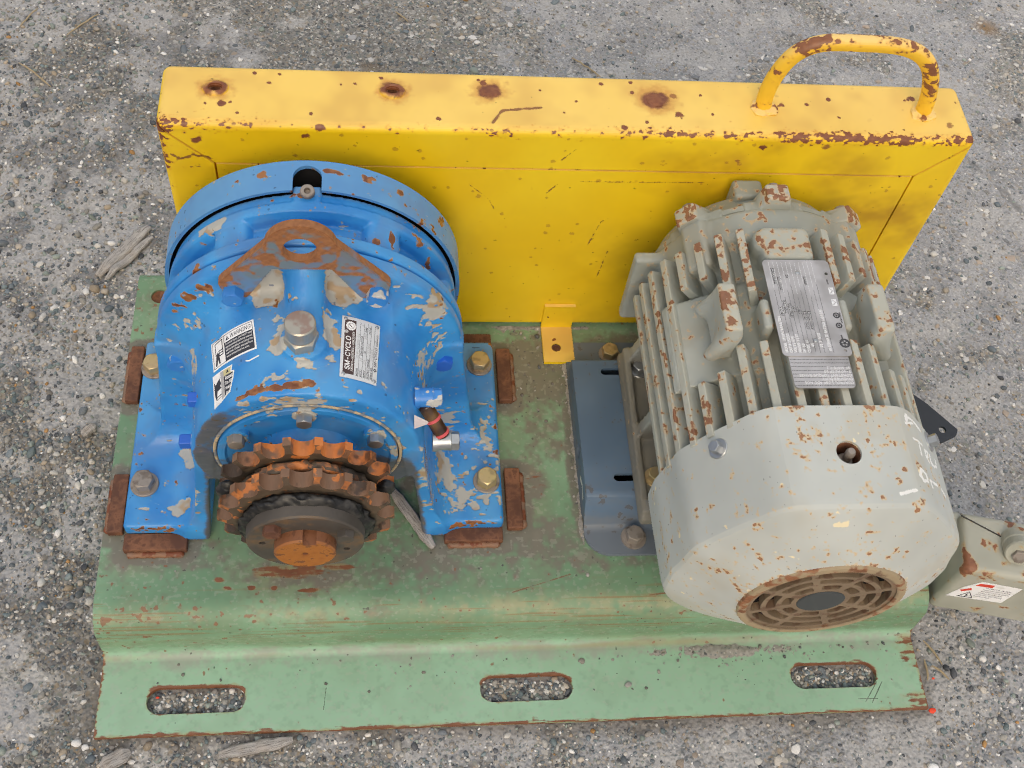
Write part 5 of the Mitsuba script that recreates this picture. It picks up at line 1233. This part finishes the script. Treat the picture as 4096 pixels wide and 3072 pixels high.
part(gr, 'hub_cap', QC(lathe_y([(0, 0.0288), (0.0200, 0.0288), (0.0212, 0.0296), (0.0212, 0.0315), (0, 0.0315)], 60)), 'cap_steel', smooth=30)
part(gr, 'fan_shadow_disc', QC(ycyl(0.0664, 0.0480, 0.0490, n=80)), 'dark_void')
# ---- nameplate
def NP(m, z): q = m if isinstance(m, trimesh.Trimesh) else tm(m); return trimesh.Trimesh(np.asarray(q.vertices) + [0, 0, z], q.faces, process=False)
p1 = sg.box(0.6235, 0.2050, 0.6862, 0.3110).buffer(-0.0045).buffer(0.0045, 10)
for hx0, hy0 in ((0.6815, 0.2955), (0.6805, 0.2105)): p1 = p1.difference(sg.Point(hx0, hy0).buffer(0.0016, 12))
npl = part(mot, 'nameplate', NP(extr(p1, 0.0009), 0.3640), 'stainless_plate', smooth=False, label='stamped bare metal nameplate')
ink, sil = [], []
cols = [0.6275 + 0.00405 * k for k in range(11)]
for k, x in enumerate(cols):
    ink.append(flat(sg.box(x + 0.0016, 0.2085, x + 0.00185, 0.276 + 0.008 * math.sin(k * 2.1)), 0.00025))
    sil.append(flat(sg.box(x + 0.0016, 0.279 + 0.008 * math.sin(k * 2.1), x + 0.00185, 0.3085), 0.00025))
def vert(s, h, x, y, bold=False, xs=1.0):                            # reads upwards (+y)
    m = text(s, h, 0, 0, depth=0.0004, bold=bold, xs=xs); v = np.array(m.vertices)
    m.vertices = np.stack([x - v[:, 1] + h, y + v[:, 0], v[:, 2]], 1)
    return m
for t, x, y in (('MODEL  M1857A9A4/704', cols[0] - .0012, .2085), ('CAT.# 1S230', cols[1] - .0012, .2085), ('VOLTS 575', cols[2] - .0012, .2085), ('FRAME 213T', cols[3] - .0012, .2085), ('PF  60', cols[4] - .0012, .2085), ('CODE  H', cols[5] - .0012, .2085), ('40', cols[6] - .0012, .2145),
                ('P1.7  0.02', cols[8] - .0012, .2140), ('ALTERNATE RATING 1.07 EFF', cols[10] - .0024, .2100)): sil.append(vert(t, 0.0027, x, y, bold=True, xs=.84))
for t, x, y in (('HP 7.5', cols[1] - .0012, .2480), ('TYPE FCR', cols[2] - .0012, .2500), ('RPM 1755', cols[3] - .0012, .246), ('1.15', cols[4] - .0012, .252), ('SER 1', cols[5] - .0012, .250), ('6205-2Z-C3', cols[6] - .0012, .2330), ('6207-2Z-C3', cols[7] - .0012, .2330), ('IMPEDANCE', cols[1] - .0012, .2830), ('INVERTER', cols[2] - .0012, .276), ('40', cols[4] - .0012, .290), ('VPWM', cols[8] - .0012, .282)): ink.append(vert(t, 0.0026, x, y, bold=True, xs=.86)); sil.append(vert(t, 0.0020, x + .0007, y + .0004, xs=1.05))
for x, y, r_ in ((0.6818, 0.2185, .0048), (0.6808, 0.2375, .0030), (0.6808, 0.2485, .0031)):
    ink.append(flat(sg.Point(x, y).buffer(r_, 20).difference(so.unary_union([sg.Point(x + r_ * .45 * math.cos(a), y + r_ * .45 * math.sin(a)).buffer(r_ * .2) for a in (0.3, 1.5, 2.8, 4.0, 5.2)])), 0.0003))
for x, y in ((0.6797, 0.2590), (0.6797, 0.2720)): sil.append(flat(sg.box(x, y, x + 0.0045, y + 0.0075).difference(sg.LineString([(x + .001, y + .001), (x + .0035, y + .004), (x + .001, y + .0065)]).buffer(.0004)), 0.0003))
for t, x, y in (('NEMA', .6800, .2225), ('EXTRA TOUGH', .6836, .240), ('LISTED', .6800, .2830)): ink.append(vert(t, 0.0012, x, y))
def clip_(ms, z): return NP(cat_(ms), z)
part(npl, 'dark_stamping', clip_(ink, 0.3648), 'plate_dark', smooth=False, kind='stuff')
part(npl, 'bright_stamping', clip_(sil, 0.3648), 'plate_light', smooth=False, kind='stuff')
for x, y in ((0.6545, 0.2960), (0.6560, 0.2215)):
    v = trimesh.creation.icosphere(subdivisions=2, radius=0.0024); v.vertices = v.vertices * [1, 1, .5] + [x, y, 0.3649]
    part(npl, 'rivet', v, 'zinc', smooth=True)
p2 = sg.box(0.6283, 0.1728, 0.6822, 0.2140).buffer(-0.004).buffer(0.004, 10)
np2 = part(mot, 'rating_plate', NP(extr(p2, 0.0008), 0.3630), 'stainless_plate', smooth=False, label='small bare metal plate stamped upside down')
ink2 = [flat(sg.box(0.6288, y, 0.6817, y + 0.00028), 0.0002) for y in np.arange(0.1755, 0.2045, 0.0038)]
part(np2, 'ruled_lines', NP(cat_(ink2), 0.3638), 'plate_dark', smooth=False, kind='stuff')
def upside(s, h, x, y):
    m = text(s, h, 0, 0, depth=0.0004); v = np.array(m.vertices); m.vertices = np.stack([x - v[:, 0], y - v[:, 1], v[:, 2]], 1); return m
t2 = [upside(t, 0.0025, 0.6812, y) for t, y in (('CONTROL 1.0SF ADC NO3', .1793), ('INVERTER DUTY', .1831), ('CONSTANT TORQUE RANGE', .1869), ('3-60 HZ IP 55', .1907), ('SF AMPS 9.2', .1945))]
part(np2, 'stamped_lettering', NP(cat_(t2), 0.3638), 'plate_light', smooth=False, kind='stuff')

# ---- terminal box at the right side of the motor (turned a little), with its split cover
ca, sa = math.cos(math.radians(-12)), math.sin(math.radians(-12))
def TB(m):                                                           # local: u to the right, v away, w up; origin = near top left corner
    return m.transform([[ca, -sa, 0, 0.8535], [sa, ca, 0, 0.0945], [0, 0, 1, 0.150]])
tb = part(mot, 'terminal_box', tm(TB(rbox(0, 0.120, 0.0, 0.066, -0.098, 0.0, 0.007, 24))), 'terminal_box_paint', smooth=32, label='grey split terminal box with rusty corner')
tilt = [[1, 0, 0, 0], [0, 1, 0, 0], [0, 0, 1, 0]]
seam = TB(M.batch_hull([mv(M.sphere(0.0008, 8), u, v, 0.0002) for u, v in ((0.0005, 0.060), (0.118, 0.012))]))
part(tb, 'gasket_seam', tm(seam), 'rubber_black')
seam2 = TB(M.batch_hull([mv(M.sphere(0.0012, 8), -0.0002, v, w) for v, w in ((0.0465, -0.045), (0.030, -0.084))]))
part(tb, 'gasket_seam', tm(seam2), 'rubber_black')
axb = np.array([-0.10, -0.80, 0.42]); axb /= np.linalg.norm(axb)
bo = np.array([0.0540, 0.0395, 0.0020])
part(tb, 'cover_boss', tm(TB(axis_to(lathe_z([(0, 0), (0.0148, 0), (0.0148, 0.0125), (0.0142, 0.0132), (0.0138, 0.0140), (0.0142, 0.0148), (0.0142, 0.0240), (0.0132, 0.0256), (0, 0.0256)], 60), axb, bo - axb * 0.006))), 'terminal_box_paint', smooth=30)
part(tb, 'cover_bolt', tm(TB(axis_to(hexhead(0.0125, 0.0055, turn=8), axb, bo + axb * 0.0194 + np.array([0, -.0005, -.0025])))), 'dusty_steel')
def STK(m):                                                          # sticker plane: local x to the right, y up, on the front face
    return TB(m.transform([[1, 0, 0, 0.0100], [0, 0, -1, -0.0002], [0, 1, 0, -0.0620]]))
W_, H_ = 0.0580, 0.0420
shp = sg.Polygon([(-0.004, 0.0), (W_ * .9, 0.004), (W_ * .98, H_), (0.016, H_ * 1.02), (0.004, H_ * .60)])
stk = part(tb, 'danger_sticker', tm(STK(extr(shp, 0.0003))), 'white_label', smooth=False, label='worn white and red electrical danger sticker')
def stk_m(ms, dz): 
    q = cat_(ms); v = np.asarray(q.vertices)
    A = np.array([[ca, -sa, 0], [sa, ca, 0], [0, 0, 1]])
    loc = np.stack([v[:, 0] + 0.0100, -0.0002 - v[:, 2] - dz, v[:, 1] - 0.0620], 1)
    return trimesh.Trimesh(loc @ A.T + [0.8535, 0.0945, 0.150], q.faces, process=False)
part(stk, 'red_band', stk_m([flat(sg.Polygon([(0.016, H_ * .92), (0.030, H_ * .95), (0.030, H_ * .80), (0.013, H_ * .78)]), .0002), flat(sg.Polygon([(0.003, H_ * .42), (0.012, H_ * .62), (0.014, H_ * .52), (0.006, H_ * .36)]), .0002)], 0.0003), 'red_print', smooth=False, kind='stuff')
tri_ = sg.Polygon([(0.0060, 0.0030), (0.0220, 0.0045), (0.0140, 0.0175)])
blk_ = [flat(tri_.difference(tri_.buffer(-0.0010)), .0002), flat(sg.LineString([(0.0135, 0.0055), (0.0148, 0.0085), (0.0130, 0.0090), (0.0142, 0.0120)]).buffer(0.0005), .0002)]
for i in range(6): blk_.append(text(('HAZARDOUS VOLTAGE', 'Disconnect power before', 'working on this equipment', 'Ground motor properly', 'Keep clear of all rotating', 'parts and shaft')[i], 0.0018, 0.0245 - .0008 * i, 0.0300 - 0.0042 * i, xs=.95))
part(stk, 'black_lettering', stk_m(blk_, 0.0003), 'dark_print', smooth=False, kind='stuff')
part(mot, 'terminal_box_neck', tm(rbox(0.760, 0.875, 0.125, 0.165, 0.085, 0.140, 0.006)), 'motor_paint')
# black sheet-steel tab sticking out at the right
tabp = sg.Polygon([(0.770, 0.330), (0.835, 0.316), (0.8640, 0.2880), (0.8905, 0.2545), (0.8870, 0.2470), (0.8690, 0.2390), (0.770, 0.235)]).buffer(-0.003).buffer(0.003, 8).difference(sg.Point(0.8735, 0.2545).buffer(0.0040))
part(mot, 'side_tab', tm(mv(extr(tabp, 0.003), 0, 0, 0.148)), 'black_steel', label='black sheet steel tab with a round hole')

# ================================================================== LOOSE THINGS ON THE GROUND
def stick(a, b, w, t, seed, z=0.006, bend=0.0, taper=.5, split=False):
    a, b = np.array(a, float), np.array(b, float)
    n, sd = 26, 12
    L_ = np.linalg.norm(b - a); e = (b - a) / L_; q = np.array([-e[1], e[0]])
    v = []; an = np.arange(sd) * 2 * PI / sd
    for i in range(n):
        s = i / (n - 1)
        c = a + (b - a) * s + q * bend * math.sin(PI * s)
        k = min(1, taper + (1 - taper) * min(1, 5 * s, 5 * (1 - s)))
        P = np.stack([np.cos(an) * 1.3 + seed, np.sin(an) * 1.3, np.full(sd, s * 2.2)], 1)
        g_ = 1 + 0.75 * (meshkit.fbm(P * 2.2, 3, seed) - .5)
        u = np.sign(np.cos(an)) * abs(np.cos(an))**.6 * w / 2 * k * g_; h_ = np.sign(np.sin(an)) * abs(np.sin(an))**.6 * t / 2 * k * g_
        gz = ground_z(np.array([c[0]]), np.array([c[1]]))[0] if z < .05 else 0
        v.append(np.stack([c[0] + q[0] * u, c[1] + q[1] * u, z + gz + h_], 1))
    v = np.vstack(v); f = []
    for i in range(n - 1):
        for j in range(sd):
            k = (j + 1) % sd
            f += [[i * sd + j, (i + 1) * sd + k, i * sd + k], [i * sd + j, (i + 1) * sd + j, (i + 1) * sd + k]]
    v = np.vstack([v, v[:sd].mean(0), v[-sd:].mean(0)])
    for j in range(sd):
        k = (j + 1) % sd
        f += [[n * sd, j, k], [n * sd + 1, (n - 1) * sd + k, (n - 1) * sd + j]]
    q_ = trimesh.Trimesh(v, f, process=False)
    q_.metadata['uv'] = np.vstack([np.stack([np.repeat(np.linspace(0, L_ * 60, n), sd), np.tile(np.abs(np.arange(sd) - sd / 2) / sd * 2, n)], 1), [[0, .5], [L_ * 60, .5]]])
    return q_
single('wood_splinter', stick((-0.068, 0.566), (-0.016, 0.650), 0.016, 0.006, 3), 'weathered_wood', 'grey split wood splinter on the gravel left of the guard, the wider of the pair', 'wood splinter', smooth=True)
single('wood_splinter', stick((-0.056, 0.560), (-0.010, 0.632), 0.010, 0.005, 8), 'weathered_wood', 'grey wood splinter left of the base, the thinner and lower of the pair', 'wood splinter', smooth=True)
single('wood_splinter', stick((0.120, -0.0200), (0.191, -0.0080), 0.012, 0.006, 5), 'weathered_wood', 'long grey wood splinter lying along the front edge of the base', 'wood splinter', smooth=True)
single('wood_chip', stick((0.010, -0.028), (0.036, -0.013), 0.015, 0.005, 12), 'weathered_wood', 'short broad grey wood chip at the bottom left in front of the base corner', 'wood chip', smooth=True)
single('wood_splinter', stick((0.2870, 0.2300), (0.3310, 0.1600), 0.012, 0.008, 14, z=DZ + 0.006), 'weathered_wood', 'frayed wood splinter lying on the base between sprocket and right gearbox leg', 'wood splinter', smooth=True)
single('wood_chip', stick((-0.056, 0.340), (-0.042, 0.352), 0.011, 0.007, 17), 'weathered_wood', 'small dark wood chip among pebbles left of the base', 'wood chip', smooth=True)
TW = [((-0.23, 1.010), (-0.212, 1.052), 'tan straw on the gravel at the top left corner'), ((-0.166, 1.002), (-0.126, 1.043), 'long tan straw near the top left edge, right of the corner one'), ((-0.220, 0.936), (-0.172, 0.896), 'pale straw lying on the gravel left of the guard'),
      ((0.865, 0.075), (0.880, 0.048), 'grey-brown twig beside the right end of the front flange, uppermost of the bunch'), ((0.868, 0.047), (0.883, 0.031), 'grey-brown twig right of the front flange, lowest and farthest right of the bunch'), ((0.861, 0.054), (0.859, 0.031), 'grey-brown twig right of the front flange, standing closest to its edge'),
      ((0.30, 1.075), (0.318, 1.055), 'short straw on the ground behind the guard at the top'), ((0.915, 0.196), (0.924, 0.186), 'dark twig on the asphalt right of the motor'), ((0.56, 0.985), (0.60, 0.945), 'thin straw on the asphalt behind the guard')]
for i, (a, b, l) in enumerate(TW):
    single('straw', stick(a, b, 0.0022 if i != 7 else .003, 0.0018, 30 + i, z=0.004, bend=0.0015), 'straw', l, 'straw', smooth=True)
for i, (x, y, s, l) in enumerate(((0.855, -0.0020, 0.0042, 'bright orange plastic chip at the right front corner of the base'), (0.056, 0.039, 0.0017, 'tiny orange chip inside the left flange slot'), (0.866, 0.033, 0.0020, 'tiny orange chip beside the twigs right of the flange'))):
    v = trimesh.creation.icosphere(subdivisions=1, radius=s); v.vertices = v.vertices * [1, .7, .30] * (1 + .8 * (meshkit.fbm(v.vertices * 300 + i, 2, 1) - .5)[:, None]) + [x, y, ground_z(np.array([x]), np.array([y]))[0] + .004]
    single('plastic_chip', v, 'orange_chip', l, 'plastic chip', smooth=True)
